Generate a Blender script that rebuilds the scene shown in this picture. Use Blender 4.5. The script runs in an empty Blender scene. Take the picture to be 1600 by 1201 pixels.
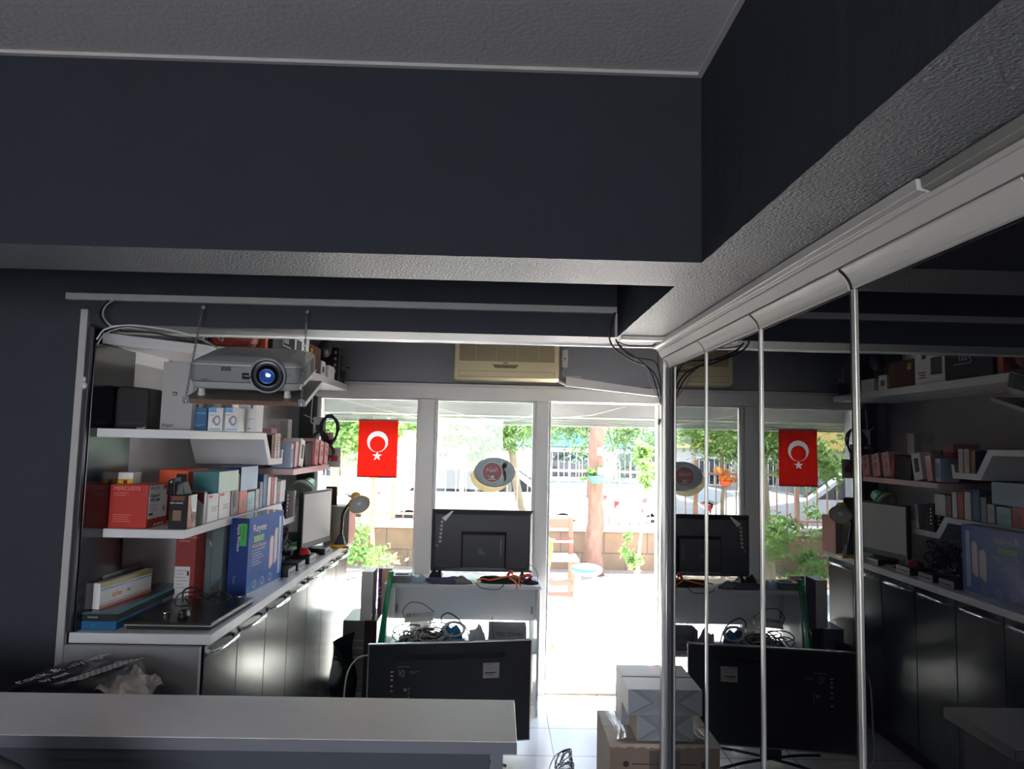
import bpy, bmesh, math, random
from mathutils import Vector, Matrix
random.seed(7)
sc = bpy.context.scene
COL = sc.collection

# ---------------------------------------------------------------- camera
FPX = 1080.0
CAMH = 1.85
_Y = Vector((-22.0, 89.5, FPX)).normalized()          # room depth axis seen in camera coordinates (x right, y down, z forward)
_X = Vector((1.0, 0.0225, 0.0)); _X = (_X - _X.dot(_Y) * _Y).normalized()
_U = _X.cross(_Y)
if _U.y > 0: _U = -_U
AX = Matrix((_X, _Y, _U))                              # camera -> world
def at(px, py, X=None, Y=None, Z=None):
    r = AX @ Vector((px - 800.0, py - 600.5, FPX))
    t = X / r.x if X is not None else (Y / r.y if Y is not None else (Z - CAMH) / r.z)
    return Vector((r.x * t, r.y * t, CAMH + r.z * t))
cam = bpy.data.cameras.new('camera'); camo = bpy.data.objects.new('camera', cam); COL.objects.link(camo)
cam.sensor_fit = 'HORIZONTAL'; cam.sensor_width = 36.0; cam.lens = FPX / 1600.0 * 36.0
cam.clip_start = 0.02; cam.clip_end = 300
cx = AX @ Vector((1, 0, 0)); cy = AX @ Vector((0, -1, 0)); cz = AX @ Vector((0, 0, -1))
camo.matrix_world = Matrix(((cx.x, cy.x, cz.x, 0), (cx.y, cy.y, cz.y, 0), (cx.z, cy.z, cz.z, CAMH), (0, 0, 0, 1)))
sc.camera = camo

# ---------------------------------------------------------------- world, sun, exposure
SKY = 4.4; SUN = 34.0; REAR = 3.6; EXPO = 1.5
sc.view_settings.view_transform = 'Standard'; sc.view_settings.look = 'None'
sc.view_settings.exposure = EXPO; sc.view_settings.gamma = 1.0
sc.view_settings.use_curve_mapping = False
w = bpy.data.worlds.new('sky'); sc.world = w; w.use_nodes = True
nt = w.node_tree; nt.nodes.clear()
out = nt.nodes.new('ShaderNodeOutputWorld'); bg = nt.nodes.new('ShaderNodeBackground')
tc = nt.nodes.new('ShaderNodeTexCoord'); sep = nt.nodes.new('ShaderNodeSeparateXYZ'); cr = nt.nodes.new('ShaderNodeValToRGB')
cr.color_ramp.elements[0].position = 0.0; cr.color_ramp.elements[0].color = (0.95, 0.97, 1.0, 1)
cr.color_ramp.elements[1].position = 0.7; cr.color_ramp.elements[1].color = (0.42, 0.60, 0.95, 1)
nt.links.new(tc.outputs['Generated'], sep.inputs[0]); nt.links.new(sep.outputs['Z'], cr.inputs[0])
nt.links.new(cr.outputs[0], bg.inputs[0]); bg.inputs[1].default_value = SKY; nt.links.new(bg.outputs[0], out.inputs[0])
sl = bpy.data.lights.new('sun', 'SUN'); sl.energy = SUN; sl.angle = 0.01; sl.color = (1.0, 0.95, 0.86)
so = bpy.data.objects.new('sun', sl); COL.objects.link(so)
sd = Vector((-0.35, -0.42, -1.15)); so.rotation_euler = sd.to_track_quat('-Z', 'Y').to_euler()   # direction the light travels
al = bpy.data.lights.new('rear_fill_light', 'AREA'); al.shape = 'RECTANGLE'; al.size = 1.2; al.size_y = .6  # added fill light above and behind the camera, without a fixture
al.energy = REAR; al.color = (1.0, 0.97, 0.94)
ao = bpy.data.objects.new('rear_fill_light', al); COL.objects.link(ao); ao.location = (-1.0, -.9, 2.66)
ao.rotation_euler = Vector((0.05, .12, -1.0)).to_track_quat('-Z', 'Y').to_euler()

# ---------------------------------------------------------------- materials
def S(r, g, b):
    f = lambda c: (c / 12.92 if c <= 0.04045 else ((c + 0.055) / 1.055) ** 2.4)
    return (f(r / 255), f(g / 255), f(b / 255))
MATS = {}
def M(name, col=(.5, .5, .5), rough=.5, metal=0.0, spec=.5, var=.06, vscale=14.0, bump=0.0, bscale=60.0, ior=None, emit=None, es=0, stretch=None, coat=0):
    if name in MATS: return MATS[name]
    m = bpy.data.materials.new(name); m.use_nodes = True; MATS[name] = m
    t = m.node_tree; b = t.nodes['Principled BSDF']
    b.inputs['Roughness'].default_value = rough; b.inputs['Metallic'].default_value = metal
    b.inputs['Specular IOR Level'].default_value = spec
    if ior: b.inputs['IOR'].default_value = ior
    if coat: b.inputs['Coat Weight'].default_value = coat; b.inputs['Coat Roughness'].default_value = 0.03
    g = t.nodes.new('ShaderNodeTexCoord'); mp = t.nodes.new('ShaderNodeMapping'); t.links.new(g.outputs['Object'], mp.inputs[0])
    if stretch: mp.inputs['Scale'].default_value = stretch
    n = t.nodes.new('ShaderNodeTexNoise'); n.inputs['Scale'].default_value = vscale; n.inputs['Detail'].default_value = 4
    t.links.new(mp.outputs[0], n.inputs[0])
    mx = t.nodes.new('ShaderNodeMix'); mx.data_type = 'RGBA'
    mx.inputs[6].default_value = tuple(c * (1 - var) for c in col) + (1,)
    mx.inputs[7].default_value = tuple(min(1, c * (1 + var)) for c in col) + (1,)
    t.links.new(n.outputs['Fac'], mx.inputs[0]); t.links.new(mx.outputs[2], b.inputs['Base Color'])
    if bump:
        n2 = t.nodes.new('ShaderNodeTexNoise'); n2.inputs['Scale'].default_value = bscale; n2.inputs['Detail'].default_value = 5
        t.links.new(mp.outputs[0], n2.inputs[0])
        bp = t.nodes.new('ShaderNodeBump'); bp.inputs['Strength'].default_value = bump; bp.inputs['Distance'].default_value = 0.01
        t.links.new(n2.outputs['Fac'], bp.inputs['Height']); t.links.new(bp.outputs[0], b.inputs['Normal'])
    if emit: b.inputs['Emission Color'].default_value = tuple(emit) + (1,); b.inputs['Emission Strength'].default_value = es
    return m
def glass_mat(name, tint, refl_rough=0.0, op=0.0, opcol=(.5, .5, .5)):
    m = bpy.data.materials.new(name); m.use_nodes = True; t = m.node_tree; t.nodes.clear(); MATS[name] = m
    o = t.nodes.new('ShaderNodeOutputMaterial'); tr = t.nodes.new('ShaderNodeBsdfTransparent'); tr.inputs[0].default_value = tint + (1,)
    gl = t.nodes.new('ShaderNodeBsdfGlossy'); gl.inputs['Roughness'].default_value = refl_rough
    fr = t.nodes.new('ShaderNodeFresnel'); fr.inputs[0].default_value = 1.5; mx = t.nodes.new('ShaderNodeMixShader')
    t.links.new(fr.outputs[0], mx.inputs[0]); t.links.new(tr.outputs[0], mx.inputs[1]); t.links.new(gl.outputs[0], mx.inputs[2])
    last = mx
    if op:
        df = t.nodes.new('ShaderNodeBsdfTranslucent'); df.inputs[0].default_value = opcol + (1,)
        m2 = t.nodes.new('ShaderNodeMixShader'); m2.inputs[0].default_value = op
        t.links.new(mx.outputs[0], m2.inputs[1]); t.links.new(df.outputs[0], m2.inputs[2]); last = m2
    t.links.new(last.outputs[0], o.inputs[0]); return m
def leaf_mat(name, c1, c2):
    m = M(name, c1, rough=.6, var=0)
    t = m.node_tree; b = t.nodes['Principled BSDF']
    r = t.nodes.new('ShaderNodeTexNoise'); r.inputs['Scale'].default_value = 3.0
    g = t.nodes.new('ShaderNodeNewGeometry'); t.links.new(g.outputs['Position'], r.inputs[0])
    mx = t.nodes.new('ShaderNodeMix'); mx.data_type = 'RGBA'; mx.inputs[6].default_value = c1 + (1,); mx.inputs[7].default_value = c2 + (1,)
    t.links.new(g.outputs['Random Per Island'], mx.inputs[0]); t.links.new(mx.outputs[2], b.inputs['Base Color'])
    tl = t.nodes.new('ShaderNodeBsdfTranslucent'); t.links.new(mx.outputs[2], tl.inputs[0])
    ms = t.nodes.new('ShaderNodeMixShader'); ms.inputs[0].default_value = .45
    o = t.nodes['Material Output']; t.links.new(b.outputs[0], ms.inputs[1]); t.links.new(tl.outputs[0], ms.inputs[2]); t.links.new(ms.outputs[0], o.inputs[0])
    return m
def brick_mat(name, c1, c2, mortar, scale, bw, bh, ms=.02, rough=.6, off=.5, loc=(0, 0, 0), rot=(0, 0, 0), var=.0):
    m = M(name, c1, rough=rough, var=0)
    t = m.node_tree; b = t.nodes['Principled BSDF']
    g = t.nodes.new('ShaderNodeNewGeometry'); mp = t.nodes.new('ShaderNodeMapping'); mp.inputs['Location'].default_value = loc; mp.inputs['Rotation'].default_value = rot
    br = t.nodes.new('ShaderNodeTexBrick'); t.links.new(g.outputs['Position'], mp.inputs[0]); t.links.new(mp.outputs[0], br.inputs[0])
    br.offset = off; br.inputs['Color1'].default_value = c1 + (1,); br.inputs['Color2'].default_value = c2 + (1,); br.inputs['Mortar'].default_value = mortar + (1,)
    br.inputs['Scale'].default_value = scale; br.inputs['Mortar Size'].default_value = ms; br.inputs['Brick Width'].default_value = bw; br.inputs['Row Height'].default_value = bh
    n = t.nodes.new('ShaderNodeTexNoise'); n.inputs['Scale'].default_value = 5; n.inputs['Detail'].default_value = 6
    t.links.new(g.outputs['Position'], n.inputs[0])
    mx = t.nodes.new('ShaderNodeMix'); mx.data_type = 'RGBA'; mx.blend_type = 'MULTIPLY'; mx.inputs[0].default_value = var
    t.links.new(br.outputs['Color'], mx.inputs[6]); t.links.new(n.outputs['Fac'], mx.inputs[7])
    t.links.new(mx.outputs[2], b.inputs['Base Color']); return m

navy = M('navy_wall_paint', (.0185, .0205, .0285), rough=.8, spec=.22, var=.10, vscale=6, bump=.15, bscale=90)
navy_lit = M('navy_wall_paint_lit', (.040, .044, .056), rough=.75, spec=.22, var=.10, vscale=6, bump=.15, bscale=90)  # same navy paint, lightened for the light falling on these faces
plaster = M('rough_plaster_paint', (.115, .117, .126), rough=.30, spec=1.0, var=.10, vscale=30, bump=.75, bscale=150)
ceilm = M('ceiling_paint', (.365, .345, .335), rough=.8, var=.06, vscale=5, bump=.2, bscale=80)
greyw = M('grey_wall_paint', (.30, .305, .33), rough=.6, var=.05, vscale=8, bump=.1)
panelw = M('light_grey_wall_panel', (.40, .39, .39), rough=.42, var=.06, vscale=40, bump=.08, bscale=200)
pvc = M('window_frame_plastic', (.74, .73, .71), rough=.35, var=.03)
alu = M('aluminium', (.62, .60, .57), rough=.32, metal=.75, var=.04, stretch=(1, 1, .1))
cream = M('cream_profile', (.46, .43, .395), rough=.38, var=.04, vscale=6)
trunk_g = M('grey_trunking_plastic', (.42, .41, .40), rough=.5, var=.04)
whitelam = M('white_laminate', (.74, .74, .75), rough=.28, var=.04, vscale=5, stretch=(30, 2, 30))
greylam = M('grey_laminate_counter', (.86, .85, .86), rough=.30, var=.07, vscale=6, stretch=(2, 30, 10))
greyside = M('grey_board', (.34, .33, .335), rough=.5, var=.06, vscale=60)
bodyg = M('counter_body_dark', (.035, .040, .052), rough=.6, var=.1, vscale=70)
bodyedge = M('counter_edge_grey', (.11, .115, .135), rough=.5, var=.08, vscale=50)
gloss = M('black_gloss_door', (.010, .011, .013), rough=.24, spec=.35, var=.1)
glossp = M('black_gloss_panel', (.010, .011, .015), rough=.16, spec=.6, var=.1)
chrome = M('chrome', (.80, .81, .83), rough=.12, metal=1.0, var=.02)
blackp = M('black_plastic', (.018, .018, .021), rough=.38, var=.1)
blackm = M('black_matte', (.012, .012, .014), rough=.75, var=.1)
darkgrey = M('dark_grey_plastic', (.06, .06, .065), rough=.5, var=.08)
midgrey = M('mid_grey_plastic', (.20, .205, .215), rough=.42, var=.04)
silver = M('silver_plastic', (.34, .34, .34), rough=.38, var=.03)
silverd = M('silver_plastic_front', (.17, .175, .185), rough=.42, var=.04)
white = M('white_card', (.78, .77, .76), rough=.5, var=.03)
whitep = M('white_plastic', (.72, .71, .69), rough=.35, var=.03)
offw = M('off_white_card', (.60, .59, .57), rough=.55, var=.05)
red = M('red_card', S(186, 46, 34), rough=.42, var=.06)
redd = M('dark_red_plastic', S(110, 22, 24), rough=.4, var=.05)
redb = M('bright_red', S(214, 40, 40), rough=.45, var=.03)
orange = M('orange_card', S(215, 86, 40), rough=.45, var=.05)
orangep = M('orange_plastic', S(240, 120, 35), rough=.4, var=.05)
teal = M('teal_card', S(48, 108, 115), rough=.45, var=.05)
tealb = M('bright_teal_card', S(45, 150, 165), rough=.4, var=.04)
blue = M('blue_card', S(30, 92, 175), rough=.25, var=.06)
blued = M('dark_blue_card', S(22, 52, 120), rough=.35, var=.05)
bluel = M('light_blue_card', S(95, 165, 220), rough=.4, var=.04)
bluebox = M('steel_blue_card', S(30, 95, 140), rough=.4, var=.04)
green = M('green_print', S(70, 180, 80), rough=.4, var=.04)
greenp = M('green_lamp_plastic', S(80, 195, 75), rough=.3, var=.04)
greenm = M('emerald_green_frame', S(10, 160, 105), rough=.4, var=.05)
yellow = M('yellow_plastic', S(225, 175, 45), rough=.35, var=.04)
pink = M('pink_card', S(225, 175, 175), rough=.5, var=.05)
pinkl = M('pink_laminate', S(225, 190, 190), rough=.35, var=.04)
purple = M('purple_print', S(95, 60, 120), rough=.45, var=.05)
kraft = M('brown_cardboard', (.24, .17, .13), rough=.75, var=.12, vscale=18, bump=.1, bscale=120)
kraftl = M('light_cardboard', (.52, .42, .33), rough=.7, var=.10, vscale=18)
greycard = M('grey_printed_card', (.30, .31, .33), rough=.55, var=.06)
greycardd = M('grey_print_dark', (.19, .20, .215), rough=.55, var=.05)
black_ink = M('black_ink', (.012, .012, .015), rough=.5, var=.02)
white_ink = M('white_ink', (.75, .75, .75), rough=.5, var=.02)
beige = M('beige_ac_plastic', S(212, 196, 155), rough=.4, var=.04)
beiged = M('beige_ac_shadow_slot', S(120, 104, 76), rough=.5, var=.04)
wood = M('brown_wood', (.14, .05, .028), rough=.5, var=.2, vscale=8, stretch=(2, 2, 18))
woodd = M('board_edge_brown', S(104, 72, 52), rough=.6, var=.15)
boardt = M('grey_board_top', S(120, 115, 110), rough=.45, var=.05)
def cloth_mat(name, c, tr):
    m = M(name, c, rough=.8, var=.04, vscale=20); t = m.node_tree; b = t.nodes['Principled BSDF']; o = t.nodes['Material Output']
    tl = t.nodes.new('ShaderNodeBsdfTranslucent'); tl.inputs[0].default_value = c + (1,); ms = t.nodes.new('ShaderNodeMixShader'); ms.inputs[0].default_value = tr
    t.links.new(b.outputs[0], ms.inputs[1]); t.links.new(tl.outputs[0], ms.inputs[2]); t.links.new(ms.outputs[0], o.inputs[0]); return m
flagred = cloth_mat('flag_red_cloth', S(232, 34, 22), .55)
flagwhite = cloth_mat('flag_white_cloth', (.85, .85, .85), .6)
cablew = M('white_cable', (.66, .65, .62), rough=.45, var=.04)
cableg = M('grey_cable', (.36, .355, .34), rough=.45, var=.05)
cableb = M('black_cable', (.015, .015, .017), rough=.4, var=.05)
lens = M('lens_glass', (.008, .025, .10), rough=.05, spec=.9, var=.05, emit=(.03, .14, .8), es=.07)
lamp_on = M('projector_lamp_glow', (.8, .9, 1), rough=.3, emit=(.55, .8, 1.0), es=14)
mirror = M('dark_tinted_glass', (.004, .004, .006), rough=.0, spec=.5, var=.02, ior=1.8)
monitor_grey = M('monitor_panel_grey', (.84, .83, .82), rough=.22, var=.05, vscale=3)
tilem = brick_mat('floor_tiles', (.60, .60, .61), (.57, .57, .58), (.13, .13, .14), 1.0, .397, .397, ms=.004, rough=.18, off=0, loc=(.02, -4.664 + .397 * 20, 0))
bark = M('pine_bark', (.13, .07, .045), rough=.9, var=.6, vscale=14, bump=1.0, bscale=26, stretch=(1.5, 1.5, .5))
barkl = M('pale_bark', (.22, .17, .11), rough=.9, var=.3, vscale=16, bump=.5, bscale=30)
leaf1 = leaf_mat('pine_green', (.05, .10, .03), (.12, .19, .06))
leaf2 = leaf_mat('bright_leaf_green', (.09, .19, .04), (.20, .30, .08))
leaf3 = leaf_mat('blue_green_needles', (.045, .10, .07), (.10, .17, .10))
leafo = leaf_mat('orange_petals', (.80, .22, .05), (.85, .50, .12))
stonew = brick_mat('stone_block_wall', (.20, .125, .068), (.17, .11, .062), (.11, .072, .045), 1.0, .62, .30, ms=.012, rough=.85, rot=(math.radians(90), 0, 0), var=.5)
capm = M('concrete_cap', (.33, .30, .25), rough=.8, var=.15, vscale=9)
terr = M('terrace_pale_stone', (.62, .60, .57), rough=.7, var=.08, vscale=3)
soil = M('planting_soil', (.20, .14, .10), rough=.95, var=.3, vscale=12, bump=.5)
asph = M('street_asphalt', (.18, .18, .18), rough=.9, var=.1)
railp = M('peach_iron_paint', (.30, .16, .11), rough=.55, var=.08)
carw = M('white_car_paint', (.62, .63, .64), rough=.15, var=.02, coat=.6)
cars = M('silver_car_paint', (.48, .52, .55), rough=.2, var=.02, coat=.6)
carg = M('car_window_glass', (.03, .04, .05), rough=.05, var=.02)
tyre = M('tyre_rubber', (.02, .02, .02), rough=.85, var=.1)
bld1 = M('cream_render', (.52, .49, .44), rough=.85, var=.08)
bldy = M('yellow_sign_panel', S(226, 188, 105), rough=.6, var=.08, vscale=2)
bldb = M('blue_grey_render', (.30, .38, .48), rough=.8, var=.08)
awn = M('teal_awning', S(70, 150, 175), rough=.6, var=.08)
shutm = M('shutter_box_grey', (.40, .41, .40), rough=.5, var=.04)
paneg = glass_mat('window_glass', (.93, .96, .95))
clearp = glass_mat('clear_plastic', (.85, .88, .88), .15, .25, (.6, .62, .62))
frost = glass_mat('sticker_film_grey', (.8, .8, .82), .3, .94, (.27, .28, .29))
frosty = glass_mat('sticker_film_tan', (.9, .85, .75), .3, .94, (.36, .26, .13))

# ---------------------------------------------------------------- mesh builder
def frame(z):
    z = Vector(z).normalized(); a = Vector((0, 0, 1)) if abs(z.z) < .95 else Vector((1, 0, 0))
    x = a.cross(z).normalized(); return x, z.cross(x), z
def spline(pts, n=8):
    pts = [Vector(p) for p in pts]
    if len(pts) < 3: return pts
    r = []; P_ = [pts[0] * 2 - pts[1]] + pts + [pts[-1] * 2 - pts[-2]]
    for i in range(1, len(P_) - 2):
        a, b, c, d = P_[i - 1:i + 3]
        for k in range(n):
            t = k / n
            r.append(.5 * ((2 * b) + (c - a) * t + (2 * a - 5 * b + 4 * c - d) * t * t + (3 * b - a - 3 * c + d) * t ** 3))
    r.append(pts[-1]); return r
class MB:
    def __init__(s): s.v = []; s.f = []; s.mi = []; s.ms = []; s.sm = []
    def m(s, mat):
        if mat not in s.ms: s.ms.append(mat)
        return s.ms.index(mat)
    def add(s, vs, fs, mat=None, smooth=False):
        o = len(s.v); s.v += [Vector(q) for q in vs]; k = s.m(mat) if mat else 0
        for f in fs: s.f.append([i + o for i in f]); s.mi.append(k); s.sm.append(smooth)
        return s
    def hexa(s, q, mat=None):      # 8 corners: bottom 4 ccw, top 4 ccw
        return s.add(q, [(3, 2, 1, 0), (4, 5, 6, 7), (0, 1, 5, 4), (1, 2, 6, 5), (2, 3, 7, 6), (3, 0, 4, 7)], mat)
    def box(s, x0, x1, y0, y1, z0, z1, mat=None):
        return s.hexa([(x0, y0, z0), (x1, y0, z0), (x1, y1, z0), (x0, y1, z0), (x0, y0, z1), (x1, y0, z1), (x1, y1, z1), (x0, y1, z1)], mat)
    def tube(s, pts, r, n=8, mat=None, sp=0, r1=None):
        if sp: pts = spline(pts, sp)
        pts = [Vector(p) for p in pts]; L = len(pts); vs = []; fs = []
        xp = None
        for i, p in enumerate(pts):
            d = (pts[min(i + 1, L - 1)] - pts[max(i - 1, 0)])
            if d.length < 1e-9: d = Vector((0, 0, 1))
            d.normalize()
            if xp is None: x, y, _ = frame(d)
            else:
                x = xp - d * xp.dot(d)
                x = x.normalized() if x.length > 1e-6 else frame(d)[0]
                y = d.cross(x)
            xp = x; rr = r if r1 is None else r + (r1 - r) * i / (L - 1)
            for k in range(n):
                a = 2 * math.pi * k / n; vs.append(p + (x * math.cos(a) + y * math.sin(a)) * rr)
        for i in range(L - 1):
            for k in range(n):
                k2 = (k + 1) % n; fs.append((i * n + k, i * n + k2, (i + 1) * n + k2, (i + 1) * n + k))
        fs.append(tuple(range(n))[::-1]); fs.append(tuple((L - 1) * n + k for k in range(n)))
        return s.add(vs, fs, mat, True)
    def lathe(s, prof, c, ax=(0, 0, 1), n=24, mat=None):     # prof: list of (r, h) along axis
        x, y, z = frame(ax); c = Vector(c); vs = []; fs = []; L = len(prof)
        for (r, h) in prof:
            for k in range(n):
                a = 2 * math.pi * k / n; vs.append(c + z * h + (x * math.cos(a) + y * math.sin(a)) * max(r, 1e-5))
        for i in range(L - 1):
            for k in range(n):
                k2 = (k + 1) % n; fs.append((i * n + k, i * n + k2, (i + 1) * n + k2, (i + 1) * n + k))
        fs.append(tuple(range(n))[::-1]); fs.append(tuple((L - 1) * n + k for k in range(n)))
        return s.add(vs, fs, mat, True)
    def prism(s, poly, o, u, v, n, mat=None, smooth=False):     # polygon in (u,v) from o, extruded along vector n
        o, u, v, n = map(Vector, (o, u, v, n)); L = len(poly)
        vs = [o + u * a + v * b for a, b in poly] + [o + u * a + v * b + n for a, b in poly]
        fs = [tuple(range(L))[::-1], tuple(range(L, 2 * L))] + [(i, (i + 1) % L, (i + 1) % L + L, i + L) for i in range(L)]
        return s.add(vs, fs, mat, smooth)
    def sph(s, c, r, mat=None, n=12, sz=(1, 1, 1)):
        c = Vector(c); vs = []; fs = []
        for i in range(n + 1):
            t = math.pi * i / n
            for k in range(2 * n):
                a = math.pi * k / n; vs.append(c + Vector((math.sin(t) * math.cos(a) * sz[0], math.sin(t) * math.sin(a) * sz[1], math.cos(t) * sz[2])) * r)
        for i in range(n):
            for k in range(2 * n):
                k2 = (k + 1) % (2 * n); fs.append((i * 2 * n + k, (i + 1) * 2 * n + k, (i + 1) * 2 * n + k2, i * 2 * n + k2))
        return s.add(vs, fs, mat, True)
    def build(s, name, mat=None, parent=None, bevel=0.0, local=False, seg=2):
        me = bpy.data.meshes.new(name)
        lo = Vector([min(q[i] for q in s.v) for i in range(3)]); hi = Vector([max(q[i] for q in s.v) for i in range(3)])
        c = Vector(((lo.x + hi.x) / 2, (lo.y + hi.y) / 2, lo.z))
        me.from_pydata([q - c for q in s.v], [], s.f)
        if s.ms:
            for mm in s.ms: me.materials.append(mm)
            me.polygons.foreach_set('material_index', s.mi)
        else: me.materials.append(mat)
        me.polygons.foreach_set('use_smooth', s.sm)
        me.update()
        bm = bmesh.new(); bm.from_mesh(me); bmesh.ops.remove_doubles(bm, verts=bm.verts, dist=1e-6); bmesh.ops.recalc_face_normals(bm, faces=bm.faces); bm.to_mesh(me); bm.free()
        o = bpy.data.objects.new(name, me); COL.objects.link(o)
        if parent is not None:
            o.parent = parent
            if not local:
                bpy.context.view_layer.update(); c = parent.matrix_world.inverted() @ c
                # parents are only translated in this mode
        o.location = c
        if bevel:
            bv = o.modifiers.new('bevel', 'BEVEL'); bv.width = bevel; bv.segments = seg; bv.limit_method = 'ANGLE'; bv.angle_limit = math.radians(40)
        return o
def tag(o, label=None, cat=None, group=None, kind=None):
    if label: o['label'] = label
    if cat: o['category'] = cat
    if group: o['group'] = group
    if kind: o['kind'] = kind
    return o
def struct(o): o['kind'] = 'structure'; return o
def empty(name, loc, label=None, cat=None, group=None, rot=(0, 0, 0)):
    o = bpy.data.objects.new(name, None); COL.objects.link(o); o.location = loc; o.rotation_euler = rot; o.empty_display_size = .05
    bpy.context.view_layer.update()
    return tag(o, label, cat, group)
def B(*a, mat=None): return MB().box(*a, mat=mat)

# text as a flat printed mesh: origin o, u = reading direction, v = up
def text_mesh(s, size, o, u, v, mat, parent, name='lettering', align='LEFT', local=False, sx=1.0, font_bold=0.0):
    cu = bpy.data.curves.new('t', 'FONT'); cu.body = s; cu.size = size; cu.align_x = align; cu.extrude = .0003; cu.offset = font_bold
    to = bpy.data.objects.new('t', cu); COL.objects.link(to); bpy.context.view_layer.update()
    me = bpy.data.meshes.new_from_object(to.evaluated_get(bpy.context.evaluated_depsgraph_get()))
    bpy.data.objects.remove(to); bpy.data.curves.remove(cu)
    o, u, v = Vector(o), Vector(u).normalized(), Vector(v).normalized(); nrm = u.cross(v)
    vs = [o + u * (q.co.x * sx) + v * q.co.y + nrm * q.co.z for q in me.vertices]; fs = [tuple(p.vertices) for p in me.polygons]
    bpy.data.meshes.remove(me)
    if not vs: return None
    return MB().add(vs, fs).build(name, mat, parent, local=local)

# boxes with printed faces -------------------------------------------------
DIM = {}
def carton(name, label, x0, x1, y0, y1, z0, z1, mats, cat='box', group=None, rz=0.0, tilt=(0, 0), bevel=.0015):
    sx, sy, sz = x1 - x0, y1 - y0, z1 - z0
    d = mats.get('d'); mb = MB()
    q = [(-sx / 2, -sy / 2, 0), (sx / 2, -sy / 2, 0), (sx / 2, sy / 2, 0), (-sx / 2, sy / 2, 0)]; q += [(a, b, sz) for a, b, c in q]
    vs = [Vector(p) for p in q]
    for fs, k in (((3, 2, 1, 0), '-z'), ((4, 5, 6, 7), '+z'), ((0, 1, 5, 4), '-y'), ((1, 2, 6, 5), '+x'), ((2, 3, 7, 6), '+y'), ((3, 0, 4, 7), '-x')):
        mb.add([vs[i] for i in fs], [(0, 1, 2, 3)], mats.get(k, d))
    o = mb.build(name, None, None, bevel)
    o.location = ((x0 + x1) / 2, (y0 + y1) / 2, z0); o.rotation_euler = (tilt[0], tilt[1], rz)
    tag(o, label, cat, group); DIM[o.name] = (sx, sy, sz); bpy.context.view_layer.update(); return o
def face(o, f):
    sx, sy, sz = DIM[o.name]; e = .0004
    return {'-y': (Vector((-sx / 2, -sy / 2 - e, 0)), Vector((1, 0, 0)), Vector((0, 0, 1)), sx, sz),
            '+x': (Vector((sx / 2 + e, -sy / 2, 0)), Vector((0, 1, 0)), Vector((0, 0, 1)), sy, sz),
            '+y': (Vector((sx / 2, sy / 2 + e, 0)), Vector((-1, 0, 0)), Vector((0, 0, 1)), sx, sz),
            '-x': (Vector((-sx / 2 - e, sy / 2, 0)), Vector((0, -1, 0)), Vector((0, 0, 1)), sy, sz),
            '+z': (Vector((-sx / 2, -sy / 2, sz + e)), Vector((1, 0, 0)), Vector((0, 1, 0)), sx, sy)}[f]
def decal(o, f, poly, mat, name='printed_panel', lift=0.0):     # poly in 0..1 face coordinates (or (u0,u1,v0,v1))
    O, u, v, W_, H_ = face(o, f)
    if len(poly) == 4 and not hasattr(poly[0], '__len__'):
        a, b, c, d = poly; poly = [(a, c), (b, c), (b, d), (a, d)]
    n = u.cross(v)
    return MB().prism([(a * W_, b * H_) for a, b in poly], O + n * lift, u, v, n * .0006, mat).build(name, mat, o, local=True)
def ftext(o, f, s, pu, pv, size, mat, vert=False, align='LEFT', lift=.0008, sx=1.0):
    O, u, v, W_, H_ = face(o, f); n = u.cross(v)
    p = O + u * (pu * W_) + v * (pv * H_) + n * lift
    if vert: return text_mesh(s, size, p, -v, u, mat, o, align=align, local=True, sx=sx)
    return text_mesh(s, size, p, u, v, mat, o, align=align, local=True, sx=sx)
def bars(o, f, u0, v0, u1, dv, n, h, mat, name='small_print', rag=.3):      # rows of small illegible print
    O, u, v, W_, H_ = face(o, f); mb = MB(); nn = u.cross(v)
    for k in range(n):
        b = v0 - k * dv; e = u1 - rag * (u1 - u0) * ((k * 37 % 10) / 10)
        mb.prism([(u0 * W_, b * H_), (e * W_, b * H_), (e * W_, (b + h) * H_), (u0 * W_, (b + h) * H_)], O + nn * .0008, u, v, nn * .0005, mat)
    return mb.build(name, mat, o, local=True)
def disc(o, f, cu, cv, r, mat, name='printed_picture', r2=None, lift=.0006, asp=1.0):
    O, u, v, W_, H_ = face(o, f); n = u.cross(v); c = O + u * cu * W_ + v * cv * H_ + n * lift; N = 28; mb = MB()
    if r2 is None:
        mb.prism([(r * math.cos(2 * math.pi * k / N), asp * r * math.sin(2 * math.pi * k / N)) for k in range(N)], c, u, v, n * .0006, mat)
    else:
        vs = []; fs = []
        for k in range(N):
            a = 2 * math.pi * k / N
            for q in (r, r2): vs.append(c + u * q * math.cos(a) + v * asp * q * math.sin(a) + n * .0006)
        for k in range(N): j = (k + 1) % N; fs.append((2 * k, 2 * j, 2 * j + 1, 2 * k + 1))
        mb.add(vs, fs, mat)
    return mb.build(name, mat, o, local=True)
def copy_tree(o, parent=None):
    c = o.copy(); COL.objects.link(c)
    if parent: c.parent = parent
    for ch in o.children: copy_tree(ch, c)
    return c
# ================================================================ room shell
YW = 5.30; XM = 0.70
struct(B(-3.0, 2.6, -3.2, 5.44, -.06, 0, mat=tilem).build('floor'))
struct(B(-3.0, 2.6, -3.2, 5.44, 2.72, 2.80, mat=ceilm).build('ceiling'))
wl = struct(B(-3.06, -3.0, -3.2, 5.5, 0, 2.72, mat=navy).build('wall_left'))
struct(B(2.6, 2.66, -3.2, 5.5, 0, 2.72, mat=navy).build('wall_right'))
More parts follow.
